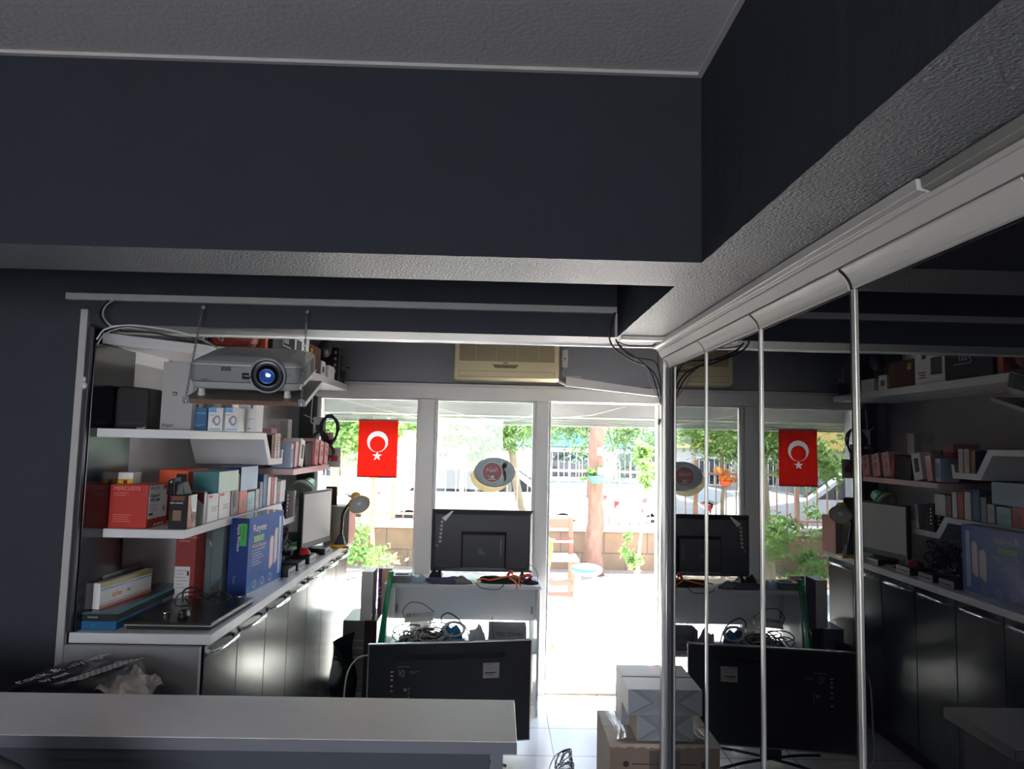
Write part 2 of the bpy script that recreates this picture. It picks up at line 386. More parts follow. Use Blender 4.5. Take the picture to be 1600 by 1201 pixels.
# rear wall with an opening added behind the camera to let daylight in
mb = MB(); mb.box(-3.0, 2.6, -3.26, -3.2, 0, .9, navy); mb.box(-3.0, 2.6, -3.26, -3.2, 2.3, 2.72, navy); mb.box(-3.0, -2.5, -3.26, -3.2, .9, 2.3, navy); mb.box(.1, 2.6, -3.26, -3.2, .9, 2.3, navy)
struct(mb.build('wall_rear'))
# wall beside the shelves, flush with the second beam
struct(B(-3.0, -1.62, 2.69, 2.89, 0, 2.27, mat=navy_lit).build('wall_front_left'))
struct(B(-1.68, -1.60, 2.89, YW, 0, 2.72, mat=panelw).build('wall_shelf_side'))
# window wall: lintel above the frames, pier at the left
struct(B(-3.0, 2.6, YW, YW + .2, 2.275, 2.72, mat=greyw).build('wall_window_side'))
struct(B(-1.60, -1.375, YW, YW + .2, 0, 2.275, mat=greyw).build('wall_pier'))
struct(B(1.335, 2.6, YW, YW + .2, 0, 2.275, mat=greyw).build('wall_door_side'))
def beam(name, x0, x1, y0, y1, z0, z1, paint=None):
    # rough plastered underside, smooth painted faces; the lower arrises are slightly uneven
    mb = MB(); nx = max(2, int((x1 - x0) / .025)); ny = max(2, int((y1 - y0) / .025)); rnd = random.Random(3)
    jit = lambda: rnd.uniform(-.0012, .0012)
    G = [[Vector((x0 + (x1 - x0) * i / nx, y0 + (y1 - y0) * j / ny, z0)) for j in range(ny + 1)] for i in range(nx + 1)]
    for i in range(nx + 1): G[i][0].y += jit(); G[i][ny].y += jit()
    for j in range(ny + 1): G[0][j].x += jit(); G[nx][j].x += jit()
    idx = lambda i, j: i * (ny + 1) + j
    mb.add([G[i][j] for i in range(nx + 1) for j in range(ny + 1)], [(idx(i, j), idx(i, j + 1), idx(i + 1, j + 1), idx(i + 1, j)) for i in range(nx) for j in range(ny)], plaster, False)
    ring = [G[i][0] for i in range(nx + 1)] + [G[nx][j] for j in range(1, ny + 1)] + [G[i][ny] for i in range(nx - 1, -1, -1)] + [G[0][j] for j in range(ny - 1, 0, -1)]
    L = len(ring); top = [Vector((min(max(p.x, x0), x1), min(max(p.y, y0), y1), z1)) for p in ring]
    mb.add(ring + top, [(i, (i + 1) % L, (i + 1) % L + L, i + L) for i in range(L)] + [tuple(range(L, 2 * L))], paint or navy)
    o = mb.build(name); return struct(o)
beam('trim_1', -3.0, .4585, 1.55, 1.79, 2.27, 2.72)          # cross beam in front
beam('trim_2', .4585, 2.6, -3.2, 2.89, 2.27, 2.72)           # long beam over the glass partition
beam('trim_3', -3.0, .4585, 2.69, 2.89, 2.27, 2.72, navy_lit)          # second cross beam
# thin plaster fillet where ceiling meets the beams
mb = MB(); mb.box(-3.0, .458, 1.538, 1.55, 2.712, 2.72, ceilm); mb.box(.446, .458, -3.2, 1.538, 2.712, 2.72, ceilm)
struct(mb.build('trim_4'))

# window frames
def frame_parts(name, x0, x1, z0, z1, pane=True, t=.055):
    r = empty(name, ((x0 + x1) / 2, YW, z0)); struct(r); r['kind'] = 'structure'
    mb = MB(); y0, y1 = YW - .02, YW + .06
    mb.box(x0, x0 + t * .35, y0, y1, z0, z1, pvc); mb.box(x1 - t * .35, x1, y0, y1, z0, z1, pvc)
    mb.box(x0, x1, y0, y1, z1 - .012, z1, pvc)
    if pane: mb.box(x0, x1, y0, y1, z0, z0 + .09, pvc)
    fr = mb.build('frame', None, r, .003)
    if pane:
        B(x0 + .01, x1 - .01, YW + .018, YW + .024, z0 + .05, z1 - .005, mat=paneg).build('pane', None, r)
    return r
frame_parts('window_1', -1.375, -.602, .0, 2.165)
frame_parts('window_2', -.482, .283, .0, 2.165)
d1 = frame_parts('door_1', .385, 1.238, .08, 2.17, pane=False)
B(.385, 1.238, YW - .02, YW + .16, .0, .08, mat=M('threshold_stone', (.50, .44, .36), rough=.6)).build('threshold', None, d1)
B(.386, .392, YW - .026, YW - .02, .09, 2.16, mat=blackp).build('door_gasket', None, d1)
mb = MB(); mb.box(1.215, 1.236, YW - .06, YW - .02, 2.02, 2.05, midgrey); mb.box(1.205, 1.222, YW - .10, YW - .05, 2.005, 2.03, midgrey)
mb.build('door_closer_bracket', None, d1)
mb = MB(); mb.box(-.602, -.482, YW - .05, YW + .07, 0, 2.165, pvc); struct(mb.build('trim_5', bevel=.006))
mb = MB(); mb.box(.283, .385, YW - .05, YW + .07, 0, 2.165, pvc); struct(mb.build('trim_6', bevel=.006))
mb = MB(); mb.box(1.238, 1.335, YW - .05, YW + .07, 0, 2.165, pvc); struct(mb.build('trim_7', bevel=.006))
mb = MB(); mb.box(-1.42, 1.335, YW - .06, YW + .08, 2.165, 2.262, pvc); mb.box(-1.60, 2.6, YW - .03, YW + .0, 2.262, 2.285, pvc); mb.box(-1.60, 2.6, YW - .022, YW, 2.285, 2.291, blackp)
struct(mb.build('trim_8', bevel=.003))
# dark pier cladding beside the window
struct(B(-1.50, -1.385, YW - .06, YW, 1.12, 2.20, mat=M('dark_cladding', (.02, .022, .026), rough=.5)).build('trim_9', bevel=.003))
# roller shutter box outside
r = empty('roller_shutter', (0, 5.62, 1.98), 'light grey roller shutter box hanging above the glass outside the shopfront', 'shutter')
mb = MB(); mb.box(-2.2, 2.2, 5.505, 5.75, 2.06, 2.45, shutm); mb.build('housing', None, r, .01)
mb = MB()
for k in range(4): mb.box(-2.15, 2.15, 5.52 + .004 * (k % 2), 5.545, 1.985 + k * .019, 2.001 + k * .019, shutm)
mb.build('slats', None, r, .003)
B(-2.15, 2.15, 5.505, 5.515, 2.045, 2.058, mat=M('shutter_white_lip', (.75, .75, .74), rough=.4)).build('lip', None, r)
# strings outside the panes
for nm, lb, pts in (('string', 'thin white string slanting down across the left window pane top', [(-1.30, 5.42, 2.17), (-1.0, 5.42, 2.10), (-.62, 5.42, 2.02)]),
                    ('string', 'thin white string sagging across the middle pane from left to right', [(-.48, 5.42, 2.10), (-.2, 5.42, 2.045), (.10, 5.42, 2.02), (.28, 5.42, 2.07)]),
                    ('string', 'thin white string rising to the right behind the open doorway top', [(.40, 5.42, 2.05), (.7, 5.42, 2.07), (1.0, 5.42, 2.15)])):
    tag(MB().tube(pts, .0022, 5, cablew, 6).build(nm), lb, 'string')

# ================================================================ outside
G0 = .05
struct(B(-16, 16, 5.44, 9.0, -.1, G0, mat=terr).build('terrace'))
struct(B(-16, 16, 9.0, 10.0, -.1, G0 + .015, mat=soil).build('planting_bed'))
struct(B(-40, 40, 10.2, 60, -.1, .0, mat=asph).build('street'))
r = empty('garden_wall', (0, 10.1, G0), 'low tan stone block wall with concrete cap running behind the terrace', 'wall')
B(-16, 16, 10.0, 10.22, 0, .60, mat=stonew).build('block_face', None, r, .01)
B(-16, 16, 9.96, 10.26, .60, .71, mat=capm).build('cap', None, r, .012)
r = empty('iron_fence', (0, 10.05, .71), 'peach painted iron railing standing on the low stone wall', 'fence')
for z in (.78, 1.44): B(-9, 9, 10.04, 10.07, z, z + .035, mat=railp).build('rail', None, r)
mb = MB()
for k in range(-60, 61):
    if k % 10: mb.box(k * .148 - .008, k * .148 + .008, 10.045, 10.065, .71, 1.60, railp)
tag(mb.build('bars', None, r), kind='stuff')
for k in range(-6, 7): B(k * 1.48 - .03, k * 1.48 + .03, 10.03, 10.09, .70, 1.66, mat=railp).build('post', None, r, .004)

def leaves(mb, c, rad, n, sz, mat, seed=1, flat=1.0, shell=.45, needle=False):
    rnd = random.Random(seed); c = Vector(c)
    cl = [(Vector((rnd.gauss(0, .45), rnd.gauss(0, .45), rnd.gauss(0, .40)))) for _ in range(max(6, n // 60))]
    for _ in range(n):
        q = rnd.choice(cl) + Vector((rnd.gauss(0, .16), rnd.gauss(0, .16), rnd.gauss(0, .14)))
        p = c + Vector((q.x * rad[0], q.y * rad[1], q.z * rad[2]))
        a = Vector((rnd.uniform(-1, 1), rnd.uniform(-1, 1), rnd.uniform(-1, .4))).normalized(); b = a.cross(Vector((rnd.uniform(-1, 1), rnd.uniform(-1, 1), rnd.uniform(-1, 1)))).normalized()
        l = sz * rnd.uniform(.6, 1.3); wd = l * (.18 if needle else .42)
        mb.add([p - a * l * .5, p + b * wd * .5, p + a * l * .5, p - b * wd * .5], [(0, 1, 2, 3)], mat)
def tree(name, label, x, y, h, tr, blobs, mat, bk=bark, lean=(0, 0), group=None, seed=1, sz=.10, needle=False, cat='tree'):
    r = empty(name, (x, y, G0), label, cat, group)
    rnd = random.Random(seed); pts = []
    for k in range(9):
        t = k / 8; pts.append((x + lean[0] * t + rnd.uniform(-.3, .3) * tr * (k > 0), y + lean[1] * t, G0 + h * t))
    mb = MB(); mb.tube(pts, tr, 12, bk, 4, r1=tr * .7)
    me_ = mb
    for i in range(len(me_.v)):
        q = me_.v[i]; a = math.sin(q.z * 9 + q.x * 5) * .06 + math.sin(q.z * 23 + q.y * 31) * .03
        me_.v[i] = Vector((q.x + a * tr * 1.2, q.y + a * tr, q.z))
    for (cx_, cy_, cz_, rx, ry, rz_, n) in blobs: mb.tube([pts[-2], ((pts[-2][0] + cx_) / 2, (pts[-2][1] + cy_) / 2, (pts[-2][2] + cz_) / 2 + .05), (cx_, cy_, cz_)], tr * .3, 6, bk, 3, r1=tr * .08)
    mb.build('trunk', None, r)
    mb = MB()
    for i, (cx_, cy_, cz_, rx, ry, rz_, n) in enumerate(blobs): leaves(mb, (cx_, cy_, cz_), (rx, ry, rz_), n, sz, mat, seed + i, needle=needle)
    mb.build('foliage', None, r); return r
tree('pine_tree', 'tall pine with thick scaly trunk seen through the open doorway', 1.37, 9.62, 3.3, .125,
     [(.9, 10.0, 2.15, .9, .5, .40, 1500), (2.1, 10.1, 2.1, .9, .5, .40, 1300), (.3, 10.4, 2.0, .7, .5, .35, 900), (1.4, 9.9, 2.9, 1.4, .6, .5, 700)], leaf1, lean=(.05, 0), seed=4, sz=.13, needle=True)
tree('conifer', 'feathery blue-green conifer behind the fence to the right of the pine trunk', 2.75, 11.2, 3.2, .08,
     [(2.3, 11.0, 1.85, .9, .5, .5, 2600), (3.1, 11.2, 1.8, .8, .6, .7, 1700), (2.6, 11.0, 2.6, .9, .6, .6, 900)], leaf3, seed=9, sz=.11, needle=True)
tree('leafy_tree', 'bright leafy tree with a slanting trunk behind the middle pane', .55, 11.0, 2.6, .07,
     [(-.45, 10.8, 1.95, .65, .5, .40, 2000), (.3, 11.1, 2.15, .7, .5, .35, 1300), (-1.0, 10.9, 2.05, .5, .5, .4, 1100), (0, 11.0, 2.7, 1.0, .6, .4, 500)], leaf2, barkl, lean=(-.5, 0), seed=12, sz=.13)
tree('leafy_tree', 'dense leafy tree spreading behind the red flag in the left pane', -2.1, 8.9, 2.5, .05,
     [(-2.0, 8.9, 2.0, .7, .5, .50, 2600), (-1.3, 9.2, 2.05, .5, .5, .32, 1300), (-2.6, 9.0, 1.75, .55, .5, .5, 1200), (-1.9, 9.0, 2.8, .9, .6, .5, 700)], leaf2, barkl, lean=(.1, 0), seed=21, sz=.10)
tree('sapling', 'thin pale sapling stem rising behind the yellow lamp head', -1.63, 9.3, 1.75, .032,
     [(-1.55, 9.3, 2.0, .35, .3, .3, 200)], leaf2, barkl, seed=25, sz=.08)
tree('shrub', 'green shrub growing at the foot of the stone wall near the cabinets', -1.95, 8.4, .5, .02,
     [(-2.0, 8.3, .75, .5, .4, .35, 1100), (-1.6, 8.4, .45, .4, .35, .25, 600), (-2.25, 8.5, .4, .35, .3, .3, 500)], leaf2, barkl, seed=31, sz=.08, cat='shrub')
tree('sapling', 'slender young tree leaning by the right jamb of the doorway', 1.80, 9.0, 1.45, .022,
     [(1.99, 9.0, 1.62, .27, .2, .36, 420)], leaf2, barkl, lean=(.16, 0), seed=33, sz=.10)
tree('shrub', 'small pale flowering shrub at the foot of the young tree', 1.80, 8.75, .25, .012,
     [(1.80, 8.75, .42, .17, .15, .30, 260)], leaf2, barkl, seed=35, sz=.08, cat='shrub')
tree('leafy_tree', 'broad far tree beyond the street behind the middle pane', -.2, 17.2, 2.6, .1,
     [(-.9, 17.2, 2.3, 1.1, .6, .7, 1300), (.9, 17.2, 2.4, 1.2, .6, .7, 1300), (2.8, 17.2, 2.3, 1.1, .8, .7, 1100)], leaf1, barkl, seed=45, sz=.17)
r = tree('leafy_tree', 'far leafy tree standing across the street behind the parked cars', -5.2, 14.5, 3.0, .1,
     [(-5.2, 14.4, 2.9, 1.4, 1.2, 1.0, 1500)], leaf2, barkl, seed=41, sz=.16)
# hanging pot
r = empty('hanging_pot', (1.345, 9.42, 1.31), 'green hanging pot with bright leaves tied to the pine trunk', 'plant pot')
MB().lathe([(.02, 0), (.07, .015), (.105, .06), (.12, .11), (.11, .112), (.09, .1)], (1.345, 9.40, 1.31), n=20, mat=M('green_pot', (.04, .16, .10), rough=.5)).build('pot', None, r)
mb = MB(); leaves(mb, (1.33, 9.40, 1.47), (.16, .14, .10), 170, .07, leaf2, 5); mb.build('foliage', None, r)
mb = MB(); mb.prism([(-.07, 0), (.07, 0), (.07, .09), (-.07, .09)], (1.42, 9.33, 1.44), (1, 0, 0), (0, 0, 1), (0, .004, 0), white_ink)
tag(mb.build('white_note'), 'small white paper note on the pine trunk beside the hanging pot', 'paper')
tag(MB().box(1.36, 1.43, 9.455, 9.462, 1.70, 1.80, white_ink).build('white_note'), 'small white paper note pinned high on the pine trunk', 'paper')
# orange flowers by the left window (seen in the glass partition)
r = empty('hanging_flower_pot', (-1.62, 9.15, 1.33), 'orange flowers in a hanging pot on the fence by the leafy tree', 'plant pot')
MB().lathe([(.02, 0), (.07, .02), (.09, .09), (.08, .09)], (-1.62, 9.15, 1.33), n=16, mat=orange).build('pot', None, r)
mb = MB(); leaves(mb, (-1.62, 9.15, 1.47), (.18, .14, .10), 150, .08, leafo, 6); mb.build('flowers', None, r)
# red and white ribbon sign on the young tree
o = MB().prism([(-.045, 0), (.045, .02), (.03, .2), (-.04, .17)], (1.905, 8.95, .98), (1, 0, 0), (0, 0, 1), (0, .006, 0), white_ink).build('ribbon_tag'); tag(o, 'small red and white tag tied to the slender young tree', 'tag')
mb = MB(); mb.prism([(-.03, .12), (.035, .13), (.03, .2), (-.04, .17)], (1.905, 8.948, .98), (1, 0, 0), (0, 0, 1), (0, .001, 0), redb); mb.prism([(-.045, 0), (.0, .01), (-.03, .07), (-.045, .06)], (1.905, 8.948, .98), (1, 0, 0), (0, 0, 1), (0, .001, 0), redb)
mb.build('red_print', None, o)
# wooden high-backed bench / chair outside
r = empty('wooden_chair', (.70, 8.1, G0), 'brown wooden chair with tall back standing on the terrace by the door', 'chair')
for x in (.52, .89): B(x - .025, x + .025, 8.28, 8.33, G0, .98, mat=wood).build('leg', None, r, .004)
for x in (.52, .90): B(x - .025, x + .025, 7.93, 7.98, G0, .52, mat=wood).build('leg', None, r, .004)
B(.48, .95, 7.90, 8.34, .52, .55, mat=M('pale_seat_wood', (.35, .2, .15), rough=.5)).build('seat', None, r, .006)
B(.52, .91, 8.285, 8.315, .85, .96, mat=wood).build('backrest_rail', None, r, .004)
B(.52, .91, 8.20, 8.33, .69, .715, mat=M('pale_seat_wood')).build('backrest_shelf', None, r, .004)
for z in (.13, .25): B(.52, .90, 7.945, 7.965, z, z + .05, mat=wood).build('stretcher', None, r, .003)
tag(MB().tube([(.70, 8.25, .722), (.86, 8.26, .722)], .009, 8, redb).build('screwdriver'), 'small red tool lying on the ledge of the wooden chair', 'tool')
# plastic stool
r = empty('plastic_stool', (.99, 7.6, G0), 'round blue topped stool with white legs on the sunny terrace', 'stool')
MB().lathe([(.02, .40), (.14, .40), (.168, .425), (.172, .455), (.16, .475), (.12, .482), (.01, .485)], (.99, 7.6, G0), n=32, mat=M('blue_seat', (.02, .12, .22), rough=.35)).build('seat', None, r)
MB().lathe([(.01, .485), (.115, .484), (.128, .480), (.120, .490), (.01, .492)], (.99, 7.6, G0), n=32, mat=whitep).build('seat_highlight', None, r)  # white disc standing in for the sunlit highlight on the blue seat
for a in (45, 135, 225, 315):
    c, s_ = math.cos(math.radians(a)), math.sin(math.radians(a))
    MB().tube([(.99 + c * .12, 7.6 + s_ * .12, G0 + .40), (.99 + c * .165, 7.6 + s_ * .165, G0)], .017, 8, whitep).build('leg', None, r)
# folding yellow chair edge beside the door
r = empty('folding_chair', (.455, 6.25, G0), 'edge of a bright yellow folding chair just outside the door post', 'folding frame')
MB().tube([(.36, 6.2, .98), (.49, 6.2, .98), (.455, 6.2, .65), (.46, 6.2, .35), (.53, 6.25, G0)], .016, 8, yellow, 4).build('front_leg', None, r)
MB().tube([(.36, 6.5, .95), (.40, 6.45, .5), (.33, 6.55, G0)], .016, 8, yellow, 4).build('rear_leg', None, r)
MB().tube([(.33, 6.2, .98), (.33, 6.55, .95)], .012, 8, yellow).build('hinge_bar', None, r)
tag(MB().box(.47, .66, 6.58, 6.70, G0, G0 + .012, mat=darkgrey).build('drain_grate', bevel=.002), 'small dark drain grate in the pale terrace floor', 'grate')

# cars ------------------------------------------------------------------
def car(label, x, y, paint, L=4.2, flip=False, rz=0, group='cars parked along the street'):
    r = empty('car', (x, y, 0), label, 'car', group, rot=(0, 0, rz))
    f = -1 if flip else 1
    P1 = [(-L / 2, .35), (-L / 2 + .02, .75), (-L / 2 + .25, .92), (-L / 2 + .55, .97), (-L / 2 + 1.0, 1.38), (-L / 2 + 1.5, 1.47), (.35, 1.47), (1.0, 1.02), (L / 2 - .35, .90), (L / 2 - .03, .70), (L / 2, .35), (L / 2 - .1, .22), (-L / 2 + .1, .22)]
    # arches cut into the lower edge
    body = P1[:-2] + [(L / 2 - .1, .24)]
    for wx in (L / 2 - .82, -L / 2 + .78):
        body += [(wx + .37 * math.cos(a), .30 + .37 * math.sin(a)) for a in [math.pi * k / 10 for k in range(0, 11)]]
    body += [(-L / 2 + .1, .24)]
    mb = MB(); mb.prism([(f * a, b) for a, b in body], (0, -.85, 0), (1, 0, 0), (0, 0, 1), (0, 1.7, 0), paint)
    mb.build('body', None, r, .05, local=True, seg=3)
    mb = MB()
    for yy in (-.856, .85):
        mb.prism([(f * a, b) for a, b in ((-L / 2 + .78, 1.0), (-L / 2 + 1.1, 1.34), (-L / 2 + 1.62, 1.40), (-L / 2 + 1.62, 1.0))], (0, yy, 0), (1, 0, 0), (0, 0, 1), (0, .006, 0), carg)
        mb.prism([(f * a, b) for a, b in ((-L / 2 + 1.7, 1.0), (-L / 2 + 1.7, 1.41), (.30, 1.41), (.82, 1.02))], (0, yy, 0), (1, 0, 0), (0, 0, 1), (0, .006, 0), carg)
    mb.build('side_windows', None, r, local=True)
    mb = MB(); mb.hexa([(f * .42, -.72, 1.40), (f * .42, .72, 1.40), (f * .98, .76, 1.04), (f * .98, -.76, 1.04), (f * .44, -.72, 1.43), (f * .44, .72, 1.43), (f * 1.0, .76, 1.07), (f * 1.0, -.76, 1.07)], carg); mb.build('windscreen', None, r, local=True)
    for wx in (L / 2 - .82, -L / 2 + .78):
        for yy, dd in ((-.83, 1), (.83, -1)):
            wh = MB().lathe([(.02, 0), (.30, 0), (.315, .03), (.315, .17), (.30, .2), (.02, .2)], (f * wx, yy, .315), (0, dd, 0), 24, tyre).build('wheel', None, r, local=True)
            h = MB().lathe([(.02, -.008), (.17, -.008), (.19, .0), (.02, .0)], (0, 0, 0), (0, dd, 0), 20, silver); h.v = [q + Vector((0, -.1 * dd, .315)) for q in h.v]; h.build('hubcap', None, wh, local=True)
    for s_ in (-1, 1):
        MB().box(f * (L / 2 - .10) - .05, f * (L / 2 - .10) + .05, s_ * .62 - .16, s_ * .62 + .16, .62, .75, mat=whitep).build('headlight', None, r, local=True)
        MB().box(-f * (L / 2 - .06) - .05, -f * (L / 2 - .06) + .05, s_ * .68 - .12, s_ * .68 + .12, .66, .86, mat=redb).build('tail_light', None, r, local=True)
    return r
car('white car parked behind the fence to the left of the leafy tree', -4.73, 12.3, carw)
car('white car parked behind the middle pane with its roof rising to the right', -.15, 12.6, carw)
car('white car parked behind the pine trunk in the doorway view', 4.15, 13.0, carw)
car('silver car across the street behind the railing bars', -1.9, 15.8, cars, flip=True)

# buildings ----------------------------------------------------------------
def windows(parent, spots, y, w, h):
    for (x, z) in spots:
        f = MB(); f.box(x - w / 2, x + w / 2, y - .05, y, z, z + h, whitep); fo = f.build('window', None, parent)
        B(x - w / 2 + .06, x + w / 2 - .06, y - .06, y - .05, z + .06, z + h - .06, mat=carg).build('pane', None, fo)
        g = MB()
        for k in range(7): xx = x - w / 2 + .1 + k * (w - .2) / 6; g.box(xx - .012, xx + .012, y - .10, y - .08, z, z + h, whitep)
        g.build('grille', None, fo)
r = empty('building', (-6, 21, 0), 'cream building with a wide yellow sign band across the street', 'building')
B(-16, 0.2, 20.5, 26, 0, 6.5, mat=bld1).build('wall', None, r)
B(-9.0, -1.0, 20.3, 20.5, 1.80, 2.75, mat=bldy).build('sign_band', None, r)
B(-9.0, -1.0, 20.28, 20.3, 2.36, 2.40, mat=midgrey).build('sign_rail', None, r)
windows(r, [(-8.2, .7), (-6.6, .7), (-5.0, .7), (-3.3, .7), (-1.9, .7)], 20.5, 1.1, .85)
B(-9.0, .2, 20.2, 20.5, 0, .45, mat=stonew).build('plinth', None, r)
B(-11.2, -9.4, 20.3, 20.5, .2, 2.8, mat=M('white_render', (.7, .7, .68), rough=.8)).build('white_panel', None, r)
r = empty('building', (6, 26, 0), 'pale blue-grey building with a teal awning beyond the street', 'building')
B(.4, 14, 25, 32, 0, 7.0, mat=bldb).build('wall', None, r)
MB().hexa([(1.2, 23.6, 1.75), (9.0, 23.6, 1.75), (9.0, 25, 2.15), (1.2, 25, 2.15), (1.2, 23.6, 1.82), (9.0, 23.6, 1.82), (9.0, 25, 2.25), (1.2, 25, 2.25)], awn).build('awning', None, r)
B(.4, 14, 24.9, 25, .5, 1.7, mat=bld1).build('shopfront', None, r)
windows(r, [(2.6, .6), (5.0, .6), (7.4, .6)], 24.9, 1.5, 1.0)
r = empty('retaining_wall', (-4, 18.2, 0), 'grey stone retaining wall with pale coping across the street', 'wall')
B(-12, 1.5, 18.0, 18.4, 0, .55, mat=M('grey_stone', (.30, .28, .25), rough=.9, var=.3)).build('stone_face', None, r)
B(-12, 1.5, 17.95, 18.45, .55, .70, mat=M('pale_coping', (.62, .56, .46), rough=.8)).build('coping', None, r)
mb = MB(); mb.box(1.62, 2.2, 9.99, 10.10, .745, .80, M('terracotta', S(205, 140, 105), rough=.8)); tag(mb.build('clay_trough', bevel=.01), 'long low terracotta trough on top of the stone wall', 'planter')
# ================================================================ glass partition with tinted sliding leaves
r = empty('glass_partition', (XM, 0, 0), 'dark tinted glass partition of sliding leaves under a cream head rail', 'glass partition')
yb = [2.80 - .4885 * k for k in range(0, 12)]
y_end = yb[-1]
# head rail: upper track and lower track profile (X-Z section swept along Y)
def sweep(parent, name, poly, y0, y1, mat, bevel=0):
    return MB().prism(poly, (0, y0, 0), (1, 0, 0), (0, 0, 1), (0, y1 - y0, 0), mat).build(name, None, parent, bevel)
sweep(r, 'upper_track', [(.632, 2.268), (.634, 2.250), (.650, 2.247), (.652, 2.240), (.72, 2.240), (.72, 2.268)], 1.02, 2.84, cream, .0015)
sweep(r, 'upper_track', [(.637, 2.268), (.640, 2.252), (.655, 2.247), (.655, 2.240), (.72, 2.240), (.72, 2.268)], y_end, 1.018, M('dark_cream_profile', (.20, .19, .17), rough=.4), .0015)
sweep(r, 'middle_rail', [(.651, 2.246), (.650, 2.243), (.656, 2.240), (.655, 2.236), (.670, 2.211), (.72, 2.211), (.72, 2.246)], y_end, 2.84, cream, .001)
curve_ = [(.668, 2.207), (.6685, 2.2035)] + [(.6690 + .022 * math.sin(t) ** 2, 2.2035 - .036 * (1 - math.cos(t))) for t in [k * math.pi / 2 / 8 for k in range(1, 9)]] + [(.6965, 2.166), (.70, 2.17), (.70, 2.207)]
for k in range(len(yb) - 1):
    y1, y0 = yb[k] - .006, yb[k + 1] + .006
    leaf = B(XM, XM + .010, y0, y1, .06, 2.20, mat=mirror).build('glass_leaf', None, r)
    sweep(leaf, 'head_profile', curve_, y0 + (.004 if k else 0), y1, cream, .0006)
    sweep(leaf, 'bottom_profile', [(XM - .006, .02), (XM + .02, .02), (XM + .02, .07), (XM - .006, .07)], y0, y1, alu)
    sweep(leaf, 'gap_shade', [(a_ + .0035, b_) for a_, b_ in curve_[:-2]] + curve_[-2:], y0 - .012, y0 + .005, blackm)  # black strip put in as the shade in the gap between leaves
    mb = MB(); mb.box(XM - .004, XM + .014, y0 - .010, y0 + .004, .03, 2.17, alu); mb.build('edge_profile', None, leaf, .001)
    mb = MB(); mb.box(XM - .0025, XM - .0005, y0 + .004, y0 + .012, .06, 2.165, blackm); mb.build('seal', None, leaf)
mb = MB(); mb.box(XM - .028, XM + .02, 2.815, 2.85, 0, 2.215, alu); mb.build('end_post', None, r, .003)
B(XM - .006, XM + .0, 2.775, 2.800, .03, 2.165, mat=darkgrey).build('end_seal', None, r, .001)
mb = MB(); mb.tube([(XM - .012, 2.812, .02), (XM - .012, 2.812, 2.17)], .006, 10, alu); mb.build('round_bead', None, r)
B(XM - .01, XM + .03, y_end, 2.85, 0, .02, mat=alu).build('floor_track', None, r)
# short room behind the partition is closed with a dark board
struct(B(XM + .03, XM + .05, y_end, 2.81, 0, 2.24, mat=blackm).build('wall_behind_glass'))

# trunking on the beam, metal strip, cables ---------------------------------
yT = 2.69
a, b = at(108, 458, Y=yT), at(963, 483, Y=yT)
o = MB().box(a.x, b.x, yT - .022, yT, 2.362, 2.388, trunk_g).build('cable_trunking', bevel=.002)
tag(o, 'long horizontal grey cable trunking fixed across the second beam', 'cable trunking')
a, b = at(149, 487, Y=yT), at(102, 1080, Y=yT)
o = MB().box(-1.600, -1.572, yT - .022, yT, .62, 2.325, trunk_g); 
o.v = [q + Vector((-.022, 0, 0)) for q in o.v]; o = o.build('cable_trunking', bevel=.002)
tag(o, 'vertical grey cable trunking running down the wall end beside the shelves', 'cable trunking')
o = MB().box(.4485, .4605, yT - .014, yT, 2.268, 2.362, trunk_g).build('cable_trunking', bevel=.002)
tag(o, 'short vertical trunking stub dropping from the right end of the long trunking', 'cable trunking')
o = MB().box(-1.62, .70, 2.895, 2.915, 2.262, 2.278, M('bright_metal_strip', (.75, .74, .72), rough=.3, metal=.6)).build('metal_strip', bevel=.002)
tag(o, 'long bright metal strip along the far lower edge of the second beam', 'metal strip')
mb = MB(); mb.box(.472, .668, 2.655, 2.685, 2.256, 2.270, alu); mb.box(.472, .668, 2.632, 2.640, 2.262, 2.270, alu)
tag(mb.build('track_rail', bevel=.002), 'short double metal track on the beam underside by the partition head', 'rail')
def cable(label, pts, r, mat, name='cable', n=8, group=None): return tag(MB().tube(pts, r, 7, mat, n).build(name), label, 'cable', group)
Q = lambda x, y, Y: at(x, y, Y=Y)
cable('thick black cable drooping from the trunking stub to the end post', [Q(961, 488, 2.66), Q(952, 515, 2.66), Q(957, 540, 2.68), Q(985, 562, 2.75), Q(1010, 572, 2.8), Q(1026, 590, 2.83), Q(1033, 620, 2.86), Q(1034, 640, 2.86)], .0035, cableb)
cable('black cable curving from the stub through the middle of the loop', [Q(962, 530, 2.66), Q(972, 545, 2.68), Q(1000, 563, 2.75), Q(1016, 580, 2.8), Q(1024, 600, 2.84), Q(1033, 632, 2.86)], .003, cableb)
cable('thin black cable arching highest between stub and end post', [Q(964, 534, 2.66), Q(985, 556, 2.7), Q(1010, 561, 2.78), Q(1024, 566, 2.82), Q(1031, 588, 2.84), Q(1034, 625, 2.86)], .003, cableb)
cable('black cable rising beside the end post to the beam', [Q(1033, 600, 2.86), Q(1029, 575, 2.84), Q(1028, 555, 2.84), Q(1032, 542, 2.82)], .0025, cableb)
cable('thin black cable running under the short metal track', [Q(962, 533, 2.66), Q(985, 540, 2.68), Q(1015, 540, 2.75), Q(1036, 535, 2.80)], .0022, cableb)
cable('looped grey cable hanging in the bundle near the end post', [Q(1034, 630, 2.86), Q(1020, 605, 2.84), Q(1013, 590, 2.83), Q(1014, 578, 2.82), Q(1020, 572, 2.82)], .0025, cableg)
cable('grey cable looping from the long trunking down to the vertical trunking', [Q(178, 468, 2.66), Q(165, 478, 2.66), Q(161, 492, 2.66), Q(170, 506, 2.66), Q(182, 514, 2.68)], .0035, cableg)
